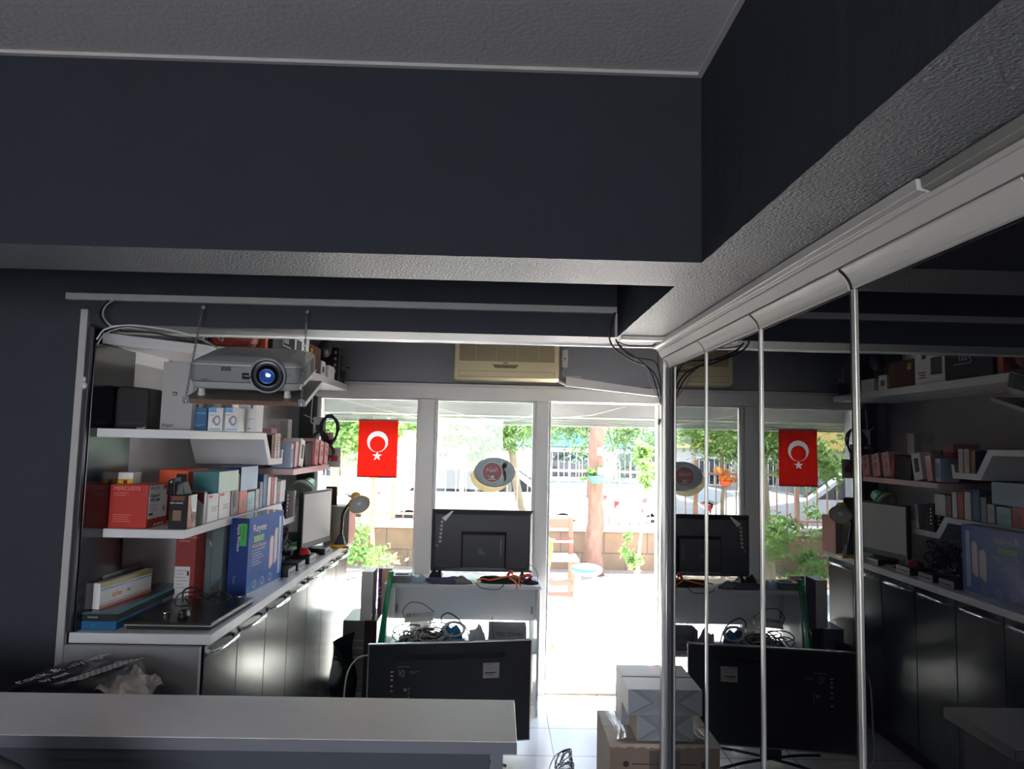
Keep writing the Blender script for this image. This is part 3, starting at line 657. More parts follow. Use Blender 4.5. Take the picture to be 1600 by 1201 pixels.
cable('black cable behind the grey loop at the left trunking', [Q(170, 467, 2.672), Q(157, 480, 2.672), Q(155, 492, 2.672), Q(165, 507, 2.67), Q(190, 516, 2.68)], .004, cableb)
cable('grey cable arching from the vertical trunking towards the projector', [Q(151, 530, 2.66), Q(165, 514, 2.66), Q(200, 508, 2.66), Q(250, 513, 2.64), Q(300, 524, 2.62), Q(330, 538, 2.72), Q(345, 548, 2.9)], .0032, cablew)
cable('second grey cable below the arching one at the vertical trunking', [Q(152, 538, 2.66), Q(165, 521, 2.66), Q(195, 512, 2.665), Q(230, 516, 2.68)], .0028, cableg)
cable('black cable along the top shelf end towards the projector', [Q(190, 517, 2.68), Q(240, 520, 2.67), Q(300, 533, 2.66), Q(345, 541, 2.9), Q(400, 538, 2.98)], .003, cableb)
o = MB(); c = at(128, 596, Y=2.67); o.lathe([(.006, 0), (.012, .004), (.014, .012), (.006, .02)], c + Vector((0, .02, .01)), (0, -1, 0), 12, offw); o.lathe([(.008, 0), (.016, .004), (.018, .012), (.006, .02)], c + Vector((.002, .02, -.014)), (0, -1, 0), 12, offw)
tag(o.build('wall_hook'), 'small off-white plastic wall hook left of the vertical trunking', 'hook')

# dome lamp behind the beam
c = Vector((-.08, 4.386, 2.475))
r = empty('ceiling_lamp', (c.x, c.y, 2.475), 'small white dome lamp peeking below the second beam', 'ceiling lamp')
MB().lathe([(.004, 0), (.03, .005), (.055, .022), (.07, .05), (.072, .08)], c, n=24, mat=whitep).build('dome', None, r)
MB().tube([c + Vector((0, 0, .08)), c + Vector((0, 0, .245))], .012, 10, whitep).build('stem', None, r)

# air conditioner --------------------------------------------------------------
r = empty('air_conditioner', (.05, 5.2, 2.31), 'beige wall mounted air conditioner above the window frames', 'air conditioner')
xa, xb, za, zb, yf = -.335, .440, 2.305, 2.60, 5.08
prof = [(YW, za), (yf + .03, za), (yf + .004, za + .018), (yf, za + .05), (yf, zb - .03), (yf + .02, zb), (YW, zb)]
MB().prism([(q[0], q[1]) for q in prof], (xa, 0, 0), (0, 1, 0), (0, 0, 1), (xb - xa, 0, 0), beige).build('housing', None, r, .008, seg=3)
mb = MB(); 
for k in range(16):
    z = za + .138 + k * .0085; mb.box(xa + .035, xb - .035, yf - .0012, yf, z, z + .0056, beiged)
tag(mb.build('intake_grille', None, r), None)
mb = MB()
for k in range(4): x = xa + .155 + k * .155; mb.box(x, x + .002, yf - .0018, yf - .0006, za + .136, za + .275, beige)
mb.build('grille_ribs', None, r)
MB().prism([(0, 0), (.155, 0), (.175, .026), (-.02, .026)], (-.035, yf - .002, za + .088), (1, 0, 0), (0, 0, 1), (0, .002, 0), beiged).build('display_window', None, r)
MB().box(.025, .062, yf - .002, yf, za + .122, za + .130, mat=beiged).build('badge', None, r)
mb = MB(); mb.box(xa + .035, xb - .035, yf - .003, yf + .004, za + .025, za + .062, beige); mb.box(xa + .033, xb - .033, yf - .0015, yf, za + .0625, za + .0645, beiged); mb.box(xa + .033, xa + .0355, yf - .0032, yf, za + .025, za + .063, beiged); mb.box(xb - .0355, xb - .033, yf - .0032, yf, za + .025, za + .063, beiged); mb.box(xa + .033, xb - .033, yf - .0015, yf, za + .020, za + .0225, beiged)
mb.build('louvre', None, r, .0008)
c0 = at(877, 546, Y=5.27); c1 = at(887, 574, Y=5.27)
o = MB().box(.478, .523, 5.272, 5.30, c1.z, c0.z, whitep).build('socket_box', bevel=.003); tag(o, 'small white switch box on the wall right of the air conditioner', 'switch')
MB().lathe([(.001, 0), (.006, .0), (.006, .003), (.001, .003)], (.50, 5.272, (c0.z + c1.z) / 2), (0, -1, 0), 12, blackp).build('switch_hole', None, o)
p0, p1 = at(884, 596, Y=5.2), at(1033, 619, Y=5.2)
mb = MB(); mb.hexa([(p0.x, 5.17, p0.z - .035), (p1.x + .05, 5.17, p1.z - .012), (p1.x + .05, 5.295, p1.z - .012), (p0.x, 5.295, p0.z - .035), (p0.x, 5.17, p0.z + .035), (p1.x + .05, 5.17, p1.z + .035), (p1.x + .05, 5.295, p1.z + .035), (p0.x, 5.295, p0.z + .035)], whitep)
mb.v = [q + Vector((0, 0, .0)) for q in mb.v]
tag(mb.build('pipe_duct', bevel=.003), 'white sloping pipe duct running from the air conditioner to the right', 'duct')
cable('white cable from the switch box down to the pipe duct', [(.50, 5.28, c1.z), (.485, 5.27, c1.z - .04), (.50, 5.25, c1.z - .075), (.55, 5.22, c1.z - .075), (.62, 5.2, c1.z - .08)], .004, cablew)
mb = MB(); mb.tube([(.43, 5.2, 2.345), (.47, 5.21, 2.325), (.52, 5.22, 2.30)], .011, 8, M('brown_pipe_wrap', S(150, 125, 110), rough=.7), 4); mb.tube([(.43, 5.2, 2.325), (.47, 5.2, 2.305), (.52, 5.21, 2.285)], .010, 8, whitep, 4)
tag(mb.build('refrigerant_pipes'), 'wrapped pipes leaving the lower right corner of the air conditioner', 'pipe')

# ================================================================ cabinets and worktop
WT = 1.10; WX = -1.065
o = B(-1.595, WX, 2.70, 5.24, WT - .038, WT, mat=whitelam).build('worktop', bevel=.002); tag(o, 'long pale worktop running towards the window on black gloss cabinets', 'worktop')
o = B(-1.595, WX - .03, 2.675, 2.698, 0, WT - .04, mat=greyside).build('end_panel', bevel=.001); tag(o, 'plain grey board closing the near end of the black cabinets', 'panel')
yd = [2.70, 3.045, 3.405, 3.765, 4.125, 4.485, 4.845, 5.20]
for k in range(7):
    y0, y1 = yd[k], yd[k + 1]
    word = ['nearest', 'second', 'third', 'fourth', 'fifth', 'sixth', 'farthest'][k]
    lab = {0: 'black gloss base cabinet nearest the counter, at the board end panel', 6: 'black gloss base cabinet farthest away, under the yellow lamp'}.get(k, 'black gloss base cabinet, %s from the near end of the worktop' % word)
    r = empty('base_cabinet', (-1.32, (y0 + y1) / 2, 0), lab, 'cabinet', 'black gloss cabinets under the worktop')
    B(-1.59, WX - .045, y0 + .002, y1 - .002, .10, WT - .04, mat=blackm).build('body', None, r)
    B(-1.58, WX - .08, y0 + .002, y1 - .002, .0, .098, mat=blackm).build('plinth', None, r)
    dr = B(WX - .043, WX - .022, y0 + .003, y1 - .003, .11, WT - .045, mat=gloss).build('door', None, r, .0015)
    zc = 1.022; ya, yb_ = y0 + .03, y0 + .31
    mb = MB(); x0 = WX - .022
    mb.tube([(x0, ya, zc), (x0 + .018, ya + .018, zc + .002), (x0 + .032, ya + .07, zc + .004), (x0 + .036, (ya + yb_) / 2, zc + .005), (x0 + .032, yb_ - .07, zc + .004), (x0 + .018, yb_ - .018, zc + .002), (x0, yb_, zc)], .0085, 8, chrome, 6)
    mb.box(x0 - .001, x0 + .004, ya - .012, ya + .02, zc - .008, zc + .008, chrome); mb.box(x0 - .001, x0 + .004, yb_ - .02, yb_ + .012, zc - .008, zc + .008, chrome)
    mb.build('handle', None, dr)
# tall black gloss side panel and thin black edge next to the trunking
o = B(-1.5985, -1.5725, 2.70, 3.00, WT + .0005, 2.20, mat=glossp).build('side_panel', bevel=.002); tag(o, 'tall black gloss panel standing at the left end of the shelves', 'panel')
o = B(-1.5925, -1.577, 2.676, 2.694, 1.105, 2.26, mat=M('dark_edge_strip', (.03, .032, .04), rough=.35)).build('edge_strip', bevel=.002); tag(o, 'dark vertical edge strip between the grey trunking and the shelves', 'edge strip')

# ================================================================ shelves
def shelf(name, label, x0, x1, y0, y1, z, t=.036, mat=whitelam):
    return tag(B(x0, x1, y0, y1, z - t, z, mat=mat).build(name, bevel=.0015), label, 'shelf')
TS, US, MS, PS = 2.252, 1.868, 1.468, 1.668
sh = MB(); sh.hexa([(-1.595, 2.78, TS - .045), (-1.14, 3.3, TS - .045), (-1.14, 5.20, TS - .045), (-1.595, 5.20, TS - .045), (-1.595, 2.78, TS), (-1.14, 3.3, TS), (-1.14, 5.20, TS), (-1.595, 5.20, TS)], whitelam)
tag(sh.build('wall_shelf', bevel=.0015), 'topmost white wall shelf just below the beam height', 'shelf')
o = B(-1.60, -1.575, 2.892, 3.3, TS - .10, TS - .046, mat=whitelam).build('shelf_rail'); tag(o, 'short white rail under the near end of the topmost shelf', 'rail')
def zigzag(label, z1, y0, yb0, yb1, z2, y2, x0=-1.595, x1=-1.21, t=.034, lip=.045):
    r_ = MB(); poly = [(y0, z1), (yb0, z1), (yb1, z2 + t), (y2 - .012, z2 + t), (y2 - .002, z2 + t + lip), (y2 + .02, z2 + t + lip - .005), (y2 + .008, z2), (yb1 - t * .9, z2), (yb0 - t * .9, z1 - t), (y0, z1 - t)]
    # triangulation-safe: build as strips
    S1 = [((y0, z1 - t), (y0, z1)), ((yb0 - t * .9, z1 - t), (yb0, z1)), ((yb1 - t * .9, z2), (yb1, z2 + t)), ((y2 + .008, z2), (y2 - .012, z2 + t)), ((y2 + .02, z2 + t + lip), (y2 - .002, z2 + t + lip))]
    vs = []
    for (a, b) in S1:
        for x in (x0, x1): vs += [(x, a[0], a[1]), (x, b[0], b[1])]
    fs = []
    for i in range(len(S1) - 1):
        o_ = i * 4; n_ = o_ + 4
        fs += [(o_, o_ + 1, n_ + 1, n_), (o_ + 2, n_ + 2, n_ + 3, o_ + 3), (o_, n_, n_ + 2, o_ + 2), (o_ + 1, o_ + 3, n_ + 3, n_ + 1)]
    fs += [(0, 2, 3, 1), tuple(len(vs) - 4 + k for k in (0, 1, 3, 2))]
    r_.add(vs, fs, whitelam)
    return tag(r_.build('zigzag_shelf', bevel=.0015), label, 'shelf')
zigzag('white zigzag shelf at eye level that drops to a small tray', US, 2.75, 3.645, 3.74, 1.70, 3.93)
zigzag('long white zigzag shelf below it holding the row of product boxes', MS, 2.84, 4.085, 4.17, 1.33, 4.42, x1=-1.25)
shelf('wall_shelf', 'short pink-edged shelf near the window with leaning phone cases', -1.595, -1.165, 4.005, 4.84, PS, .034, pinkl)
# ================================================================ reception counter in front
r = empty('reception_counter', (-1.4, 1.95, 0), 'long grey reception counter crossing the bottom of the view', 'counter')
B(-2.9, .066, 1.803, 2.088, 1.070, 1.10, mat=greylam).build('countertop', None, r, .0015)
B(-2.9, .066, 1.800, 1.8025, 1.071, 1.099, mat=bodyedge).build('edge_band', None, r)
B(-2.9, .0, 1.86, 2.03, .0, 1.068, mat=bodyg).build('body', None, r)
B(.001, .032, 1.82, 2.05, .0, 1.068, mat=bodyedge).build('end_panel', None, r, .001)
B(-2.9, -.001, 1.835, 1.8595, 1.03, 1.068, mat=bodyg).build('apron', None, r)
# dark chair back showing at the lower left corner
r = empty('office_chair', (-1.0, 1.45, 0), 'dark office chair with its rounded back at the lower left corner', 'chair')
mb = MB(); mb.sph((0, 0, 0), 1.0, blackm, 14); mb.v = [Vector((-1.03 + q.x * .21, 1.46 + q.y * .05, .94 + q.z * .27)) for q in mb.v]; mb.build('backrest', None, r)
mb = MB(); mb.sph((0, 0, 0), 1.0, blackm, 14); mb.v = [Vector((-1.05 + q.x * .26, 1.24 + q.y * .25, .48 + q.z * .05)) for q in mb.v]; mb.build('seat', None, r)
MB().tube([(-1.05, 1.46, .74), (-1.05, 1.50, .55), (-1.05, 1.40, .44), (-1.05, 1.24, .44)], .02, 8, blackp, 4).build('back_bracket', None, r)
MB().tube([(-1.05, 1.24, .44), (-1.05, 1.24, .08)], .025, 10, chrome).build('gas_column', None, r)
for k in range(5):
    a = k * 2 * math.pi / 5 + .3; c_, s_ = math.cos(a), math.sin(a)
    lg = MB().tube([(-1.05, 1.24, .10), (-1.05 + c_ * .27, 1.24 + s_ * .27, .07)], .018, 8, blackp).build('leg', None, r)
    MB().lathe([(.005, -.012), (.026, -.012), (.026, .012), (.005, .012)], (-1.05 + c_ * .27, 1.24 + s_ * .27, .026), (-s_, c_, 0), 14, blackp).build('castor', None, lg)
# black packed parcel behind the counter
zp = .99
r = empty('parcel', (-1.35, 2.42, .90), 'flat black plastic wrapped parcel with pale writing behind the counter', 'parcel')
mb = MB(); nx, ny = 28, 10; x0, x1, y0, y1 = -1.57, -1.20, 2.22, 2.56; rnd = random.Random(2); vs = []
for i in range(nx + 1):
    for j in range(ny + 1):
        u, v = i / nx, j / ny; e = min(1, min(u / .22, (1 - u) / .08)) ** .5 * min(1, min(v, 1 - v) / .12) ** .5
        vs.append((x0 + (x1 - x0) * u, y0 + (y1 - y0) * v, .96 + .10 * e + rnd.uniform(-.003, .003) + .006 * math.sin(u * 21) * e))
fs = [(i * (ny + 1) + j, (i + 1) * (ny + 1) + j, (i + 1) * (ny + 1) + j + 1, i * (ny + 1) + j + 1) for i in range(nx) for j in range(ny)]
bt = len(vs); vs += [(x0, y0, .90), (x1, y0, .90), (x1, y1, .90), (x0, y1, .90)]
mb.add(vs, fs, M('black_plastic_wrap', (.015, .015, .02), rough=.3, bump=.4, bscale=18), True)
mb.box(x0 + .01, x1 - .01, y0 + .01, y1 - .01, .90, .962, blackm)
mb.v = mb.v[:bt] + mb.v[bt + 4:]; off = 4; mb.f = [f if max(f) < bt else [i - 4 for i in f] for f in mb.f]
mb.build('wrap', None, r)
text_mesh('rock & mymph', .055, (-1.47, 2.25, 1.066), (.35, .95, 0), (-.95, .35, 0), white_ink, r)
text_mesh('by mail', .032, (-1.41, 2.27, 1.066), (.35, .95, 0), (-.95, .35, 0), white_ink, r)
mb = MB()
for k in range(5):
    y_ = 0
    for s_ in range(6): mb.prism([(s_ * .042, 0), (s_ * .042 + .034, 0), (s_ * .042 + .034, .0035), (s_ * .042, .0035)], (-1.36 + k * .013, 2.25 + k * .01, 1.0675), Vector((.35, .95, 0)).normalized(), Vector((-.95, .35, 0)).normalized(), (0, 0, .0006), white_ink)
mb.build('small_print', None, r)
mb = MB(); vs = []; rnd = random.Random(8)
for i in range(13):
    for j in range(9): u, v = i / 12, j / 8; vs.append((-1.235 + u * .11, 2.24 + v * .24, 1.058 - u * .06 + .010 * math.sin(u * 9 + v * 14) * (u > 0) + rnd.uniform(-.004, .004)))
mb.add(vs, [(i * 9 + j, (i + 1) * 9 + j, (i + 1) * 9 + j + 1, i * 9 + j + 1) for i in range(12) for j in range(8)], M('crumpled_clear_film', (.42, .38, .36), rough=.12, metal=.5, bump=.8, bscale=30), True)
mb.build('crumpled_tape', None, r)
o = B(-1.80, -1.15, 2.20, 2.60, 0, .90, mat=bodyg).build('low_cupboard', bevel=.003); tag(o, 'low dark cupboard under the black parcel, hidden behind the counter', 'cupboard')

# ================================================================ projector on its hanging board
c_fr = Vector((-.72, 2.58, at(475, 628, Y=2.58).z)); c_rr = Vector((-.767, 2.995, at(503, 595, Y=2.995).z))
vdir = (c_rr - c_fr).normalized(); udir = Vector((vdir.y, -vdir.x, 0)).normalized(); ndir = udir.cross(vdir).normalized()
bw = .432; depth = (c_rr - c_fr).length
org = c_fr - udir * bw / 2
ROT = Matrix((udir, vdir, ndir)).transposed().to_euler()
r = empty('hanging_board', org, 'grey board with brown edge hanging on chains under the projector', 'hanging shelf', rot=ROT)
mb = MB(); mb.box(-bw / 2, bw / 2, 0, depth, -.016, 0, boardt); mb.build('board', None, r, .001, local=True)
B(-bw / 2, bw / 2, -.002, -.0002, -.016, 0, mat=woodd).build('front_edge', None, r, local=True)
B(bw / 2 + .0002, bw / 2 + .002, 0, depth, -.016, 0, mat=whitelam).build('side_edge', None, r, local=True)
for sx_ in (-1, 1):
    mb = MB(); mb.box(sx_ * (bw / 2 - .012) - .011, sx_ * (bw / 2 - .012) + .011, -.004, -.0022, -.017, .010, midgrey); mb.lathe([(.001, 0), (.005, 0), (.005, .003), (.001, .003)], (sx_ * (bw / 2 - .012), -.004, -.008), (0, -1, 0), 10, chrome)
    mb.build('corner_bracket', None, r, local=True)
W2 = lambda p: org + udir * p[0] + vdir * p[1] + ndir * p[2]
scr = [at(317, 480, Y=2.672), at(480, 487, Y=2.672)]
rear = [W2((-bw / 2 + .03, depth - .03, 0)), W2((bw / 2 - .02, depth - .03, 0))]
front = [W2((-bw / 2 + .012, .004, 0)), W2((bw / 2 - .012, .004, 0))]
def chain(label, a, b_, link=.016):
    d = (b_ - a); n = int(d.length / (link * .72)); d.normalize(); x, y, _ = frame(d); mb = MB()
    for k in range(n):
        c = a + d * (link * .72 * (k + .5)); s_ = x if k % 2 else y; pts = []
        for q in range(9): t = 2 * math.pi * q / 8; pts.append(c + d * (link * .5 * math.cos(t)) + s_ * (link * .27 * math.sin(t)))
        mb.tube(pts, .0013, 4, midgrey)
    return tag(mb.build('chain'), label, 'chain')
chain('left front chain holding the projector board', front[0] + Vector((0, -.004, .012)), scr[0])
chain('right front chain holding the projector board', front[1] + Vector((0, -.004, .012)), scr[1])
for k, (sc_, sd_) in enumerate(((scr[0], 'left'), (scr[1], 'right'))):
    tag(MB().lathe([(.001, 0), (.003, 0), (.003, .01), (.009, .012), (.007, .018), (.001, .019)], sc_ + Vector((0, .018, 0)), (0, -1, 0), 12, silver).build('screw'), '%s round head screw of the chain on the beam below the trunking' % sd_, 'screw')

r = empty('projector', W2((-.003, .035, 0)), 'silver projector with a glowing blue lens on the hanging board', 'projector', rot=ROT)
PW, PD, PH, F0 = .405, .345, .124, .028
def hull(mb, layers, mat, n=None):
    L = len(layers[0]); vs = [q for l in layers for q in l]; fs = [(i * L + k, i * L + (k + 1) % L, (i + 1) * L + (k + 1) % L, (i + 1) * L + k) for i in range(len(layers) - 1) for k in range(L)]
    fs += [tuple(range(L))[::-1], tuple((len(layers) - 1) * L + k for k in range(L))]
    mb.add(vs, fs, mat, False); return mb
def outline(inset, z, bulge=0.0):
    w_, d_ = PW / 2 - inset, PD - inset; y0 = inset
    pts = []
    def arc(cx_, cy_, rr, a0, a1, n=6):
        for k in range(n + 1): t = math.radians(a0 + (a1 - a0) * k / n); pts.append((cx_ + rr * math.cos(t), cy_ + rr * math.sin(t), z))
    rr = .03
    arc(-w_ + rr, y0 + rr, rr, 180, 270)
    for k in range(1, 14): x = -w_ + rr + (2 * (w_ - rr)) * k / 14; pts.append((x, y0 - .008 * math.sin(math.pi * k / 14) - bulge * math.exp(-((x - .08) / .06) ** 4), z))
    arc(w_ - rr, y0 + rr, rr, 270, 360); arc(w_ - rr, d_ - rr, rr, 0, 90); arc(-w_ + rr, d_ - rr, rr, 90, 180)
    return pts
mb = hull(MB(), [outline(.006, F0 + .030), outline(.0, F0 + .034), outline(.0, F0 + .090), outline(.004, F0 + .094)], silverd); mb.build('mid_shell', None, r, .002, local=True)
mb = hull(MB(), [outline(.022, F0), outline(.008, F0 + .006), outline(.002, F0 + .030)], silver); mb.build('lower_shell', None, r, .002, local=True)
mb = hull(MB(), [outline(.002, F0 + .092), outline(.003, F0 + .099), outline(.016, F0 + .108), outline(.06, PH + F0 - .002), outline(.10, PH + F0)], silver); mb.build('top_shell', None, r, .002, local=True)
lc = Vector((.080, -.006, F0 + .062)); ax_ = (0, -1, 0)
MB().lathe([(.067, -.012), (.068, .0), (.064, .010), (.060, .012), (.059, .004)], lc, ax_, 40, silver).build('lens_bezel', None, r, local=True)
MB().lathe([(.001, .001), (.0595, .004), (.058, .006), (.040, .003), (.029, .001), (.001, .001)], lc + Vector((0, -.003, 0)), ax_, 40, M('black_gloss_lens_ring', (.008, .009, .014), rough=.25)).build('lens_recess', None, r, local=True)
lr = MB().lathe([(.025, .003), (.0285, .006), (.0285, .012), (.026, .014), (.0245, .010)], lc + Vector((0, -.004, 0)), ax_, 36, M('lens_rim_blue_grey', (.10, .14, .25), rough=.25, metal=.5)).build('lens_rim', None, r, local=True)
MB().lathe([(.001, .016), (.008, .0155), (.016, .0135), (.0245, .010), (.0245, .004), (.001, .004)], lc + Vector((0, -.004, 0)), ax_, 32, lens).build('lens', None, r, local=True)
MB().sph(lc + Vector((.006, -.022, .005)), .0062, lamp_on, 10, (1.1, .15, .8)).build('lens_light', None, r, local=True)
mb = MB(); mb.tube([lc + Vector((-.055, .0, -.004)), lc + Vector((-.090, .0, -.004))], .0125, 12, blackp); mb.build('lens_lever', None, r, .002, local=True)
B(-.085, -.050, -.0095, .0, F0 + .075, F0 + .090, mat=blackp).build('infrared_window', None, r, .001, local=True)
for ya, yb2 in ((.045, .11), (.20, .28)):
    mb = MB()
    for k in range(11): z = F0 + .038 + k * .0047; mb.box(PW / 2, PW / 2 + .0008, ya, yb2, z, z + .0024, blackp)
    mb.build('side_grille', None, r, local=True)
for x in (-PW / 2 + .035, PW / 2 - .06):
    for y in (.035, PD - .05): MB().lathe([(.012, 0), (.014, .004), (.012, .012), (.010, F0 + .002)], (x, y, 0), n=14, mat=offw).build('foot', None, r, local=True)
mb = MB(); mb.box(-.10, -.02, .10, .103, PH + F0, PH + F0 + .0006, darkgrey); mb.build('top_print', None, r, local=True)
B(-.155, -.128, -.0062, -.0045, F0 + .038, F0 + .042, mat=darkgrey).build('small_print', None, r, local=True)
B(PW / 2 + .0005, PW / 2 + .003, .03, .33, F0 + .028, F0 + .033, mat=white_ink).build('side_trim', None, r, .0005, local=True)
B(.155, .160, -.0075, -.005, F0 + .062, F0 + .065, mat=blackp).build('indicator', None, r, local=True)
# ================================================================ things on the upper zigzag shelf
def px_box(name, label, xl, xr, yt, yb_, Y, depth, mats, X=None, base=None, **k):   # carton whose near face spans these photo columns at distance Y
    a = at(xl, yb_, Y=Y); b = at(xr, yt, Y=Y); z0 = base if base is not None else a.z
    return carton(name, label, a.x, b.x, Y, Y + depth, z0, b.z, mats, **k)
e = .0005
# dark rounded case
r = empty('speaker_case', (-1.49, 3.0, US), 'dark rounded fabric case at the left end of the eye level shelf', 'case')
mb = MB(); x0, x1 = -1.572, -1.435
prof = [(0, 0), (1, 0), (1, .93), (.9, .985), (.6, 1.0), (.25, 1.03), (.06, 1.0), (0, .9)]
za = at(220, 605, Y=2.87).z - US
mb.prism([(x0 + (x1 - x0) * a, US + e + za * b) for a, b in prof], (0, 2.86, 0), (1, 0, 0), (0, 0, 1), (0, .13, 0), M('dark_fabric', (.014, .0135, .016), rough=.7, bump=.2, bscale=200))
mb.build('body', None, r, .012, seg=3)
B(x0 + .02, x1 - .02, 2.857, 2.86, US + .02, US + .03, mat=blackp).build('zip', None, r)
MB().tube([(-1.47, 2.85, US + .005), (-1.44, 2.83, US + .005), (-1.43, 2.84, US + .009)], .003, 6, whitep, 4).build('cord', None, r)
# tall pale box
o = px_box('tall_carton', 'tall pale grey carton with a small red label left of the projector', 249, 304, 566, 672, 2.84, .10, {'d': offw, '-y': M('pale_grey_print', (.38, .37, .36), rough=.5, var=.04), '+x': white}, base=US + e)
decal(o, '-y', (.36, .50, .505, .56), redd, 'red_label'); ftext(o, '-y', '##', .375, .52, .010, white_ink)
ftext(o, '-y', 'dojan', .05, .045, .022, black_ink)
for k in range(8):     # row of dark angular figures printed up the side
    decal(o, '+x', [(.30 + .05 * (k % 2), .16 + k * .085), (.52, .20 + k * .085), (.62, .155 + k * .085), (.50, .185 + k * .085), (.60, .225 + k * .085), (.44, .215 + k * .085)], black_ink, 'side_print', .0002)
# steel blue box and two camera boxes, white box
def ring_box(label, xl, xr, Y, top=637):
    o = px_box('camera_carton', label, xl, xr, top, 672, Y, .07, {'d': white}, base=US + e, group='small white boxes with a round camera picture')
    decal(o, '-y', (.0, .55, .80, .97), bluel, 'blue_band'); disc(o, '-y', .62, .45, .0145, M('grey_picture', (.30, .30, .36), rough=.5), 'ring_picture', .0085, asp=1.5); decal(o, '-y', (.30, .46, .35, .56), M('grey_picture'), 'side_picture'); bars(o, '-y', .08, .70, .5, .05, 2, .018, M('grey_picture')); decal(o, '-y', (.1, .9, .06, .10), bluel, 'blue_strip')
    return o
o = px_box('blue_carton', 'dark blue box next to the tall pale carton on the eye level shelf', 292, 324, 637, 672, 2.88, .12, {'d': bluebox}, base=US + e); decal(o, '-y', (.04, .96, .74, .78), bluel, 'light_line'); bars(o, '-y', .08, .25, .9, .05, 2, .02, bluel)
ring_box('small white box with a ring camera picture right beside the dark blue box', 324, 349, 2.88)
ring_box('second white box with a ring camera picture, touching the plain white carton', 350, 374, 2.90)
o = px_box('white_carton', 'plain white carton under the right half of the hanging board', 370.5, 400, 629, 673, 3.0, .10, {'d': white}, base=US + e); ftext(o, '-y', 'mi-link', .55, .42, .011, bluel); disc(o, '-y', .78, .88, .006, midgrey, 'hook_hole', asp=2); bars(o, '-y', .6, .1, .8, .05, 1, .02, darkgrey)
# behind: whites peeping above them
o = px_box('white_carton', 'white carton behind the dark blue box under the board', 296, 316, 622, 672, 3.12, .1, {'d': white}, base=US + e); 
o = px_box('white_carton', 'white and blue-grey carton behind the two camera boxes', 320, 364, 622, 672, 3.14, .1, {'d': white}, base=US + e); decal(o, '-y', (.58, .98, .62, .92), midgrey, 'grey_panel')
# clear jar like pack with leaf print
r = empty('clear_pack', (-1.24, 3.42, US), 'clear plastic pack with a cord at the end of the eye level shelf', 'pack')
MB().box(-1.27, -1.222, 3.25, 3.34, US + e, US + .105, clearp).build('pack', None, r, .006)
B(-1.262, -1.232, 3.27, 3.32, US + .003, US + .05, mat=offw).build('insert', None, r, .003)
MB().tube([(-1.235, 3.28, US + .07), (-1.215, 3.30, US + .09), (-1.20, 3.34, US + .13), (-1.195, 3.38, US + .16)], .0016, 5, cableb, 5).build('cord', None, r)
MB().lathe([(.008, 0), (.008, .002), (.004, .002)], (-1.247, 3.2495, US + .07), (0, -1, 0), 12, green).build('sticker', None, r)
# in the upper tray
TRU = 1.70 + .034
o = carton('orange_pack', 'small dark pack with an orange end in the upper tray', -1.30, -1.215, 3.755, 3.79, TRU + e, TRU + .125, {'d': blackm, '+x': M('tan_print', S(150, 95, 60), rough=.5)})
for k in range(2):
    o = carton('clear_pack', 'pale clear pack standing in the upper tray, ' + ('nearer the zigzag drop' if k == 0 else 'nearer the tray lip'), -1.30, -1.212, 3.80 + k * .05, 3.84 + k * .05, TRU + e, TRU + .135, {'d': offw, '+x': M('pinkish_print', S(200, 180, 176), rough=.3)}, group='clear packs in the upper tray')
    bars(o, '+x', .2, .8, .8, .12, 5, .05, M('grey_picture'))
# ================================================================ row on the long lower zigzag shelf
o = px_box('camera_system_carton', 'large red carton with white side panel at the near end of the shelf', 168, 232, 757.5, 824, 2.868, .17, {'d': red}, base=MS + e)
decal(o, '+x', (.06, .98, .20, .98), white, 'XX'); decal(o, '+x', (.76, .97, .86, .965), redb, 'red_tab', .0008)
ftext(o, '-y', 'MERCUSYS', .10, .87, .022, M('pale_red_ink', S(215, 150, 140), rough=.5))
bars(o, '-y', .1, .80, .5, .05, 2, .01, M('pale_red_ink')); bars(o, '-y', .12, .30, .6, .05, 4, .01, M('pale_red_ink'))
ftext(o, '+x', 'MERCUSYS', .10, .88, .016, M('grey_picture'), lift=.0015); ftext(o, '+x', 'Enhanced', .10, .70, .020, black_ink, lift=.0015); ftext(o, '+x', 'WiFi Cam', .10, .60, .020, black_ink, lift=.0015)
decal(o, '+x', (.08, .28, .28, .33), black_ink, 'black_mark', .0008); disc(o, '+x', .82, .40, .012, greycard, 'camera_picture', lift=.0012); bars(o, '+x', .1, .5, .5, .06, 3, .012, M('grey_picture'))
for k in range(3): decal(o, '+x', [(.34 + k * .18, .02), (.46 + k * .18, .02), (.50 + k * .18, .07), (.38 + k * .18, .07)], white, 'small_picture')
o = carton('yellow_label_box', 'small white box with yellow band on top of the large red carton', *(lambda a, b: (a.x, b.x, 2.925, 2.995))(at(178, 757, Y=2.925), at(207, 757, Y=2.925)), at(178, 757.4, Y=2.925).z, at(207, 738, Y=2.925).z, {'d': white})
decal(o, '-y', (0, 1, .03, .50), yellow, 'yellow_band'); decal(o, '-y', (.5, .72, .12, .42), redd, 'red_mark', .0008)
o = px_box('black_orange_carton', 'black box with orange trim at the front corner of the shelf', 262, 295, 774, 823, 2.878, .08, {'d': blackm, '+x': M('orange_brown_print', S(170, 90, 66), rough=.35)}, base=MS + e)
decal(o, '-y', (.22, .66, .24, .55), M('tan_square', S(120, 96, 70), rough=.5), 'tan_square'); decal(o, '-y', (.12, .80, .84, .98), M('rust_print', S(110, 50, 34), rough=.5), 'rust_arc'); ftext(o, '-y', 'ultra sound', .06, .75, .011, white_ink)
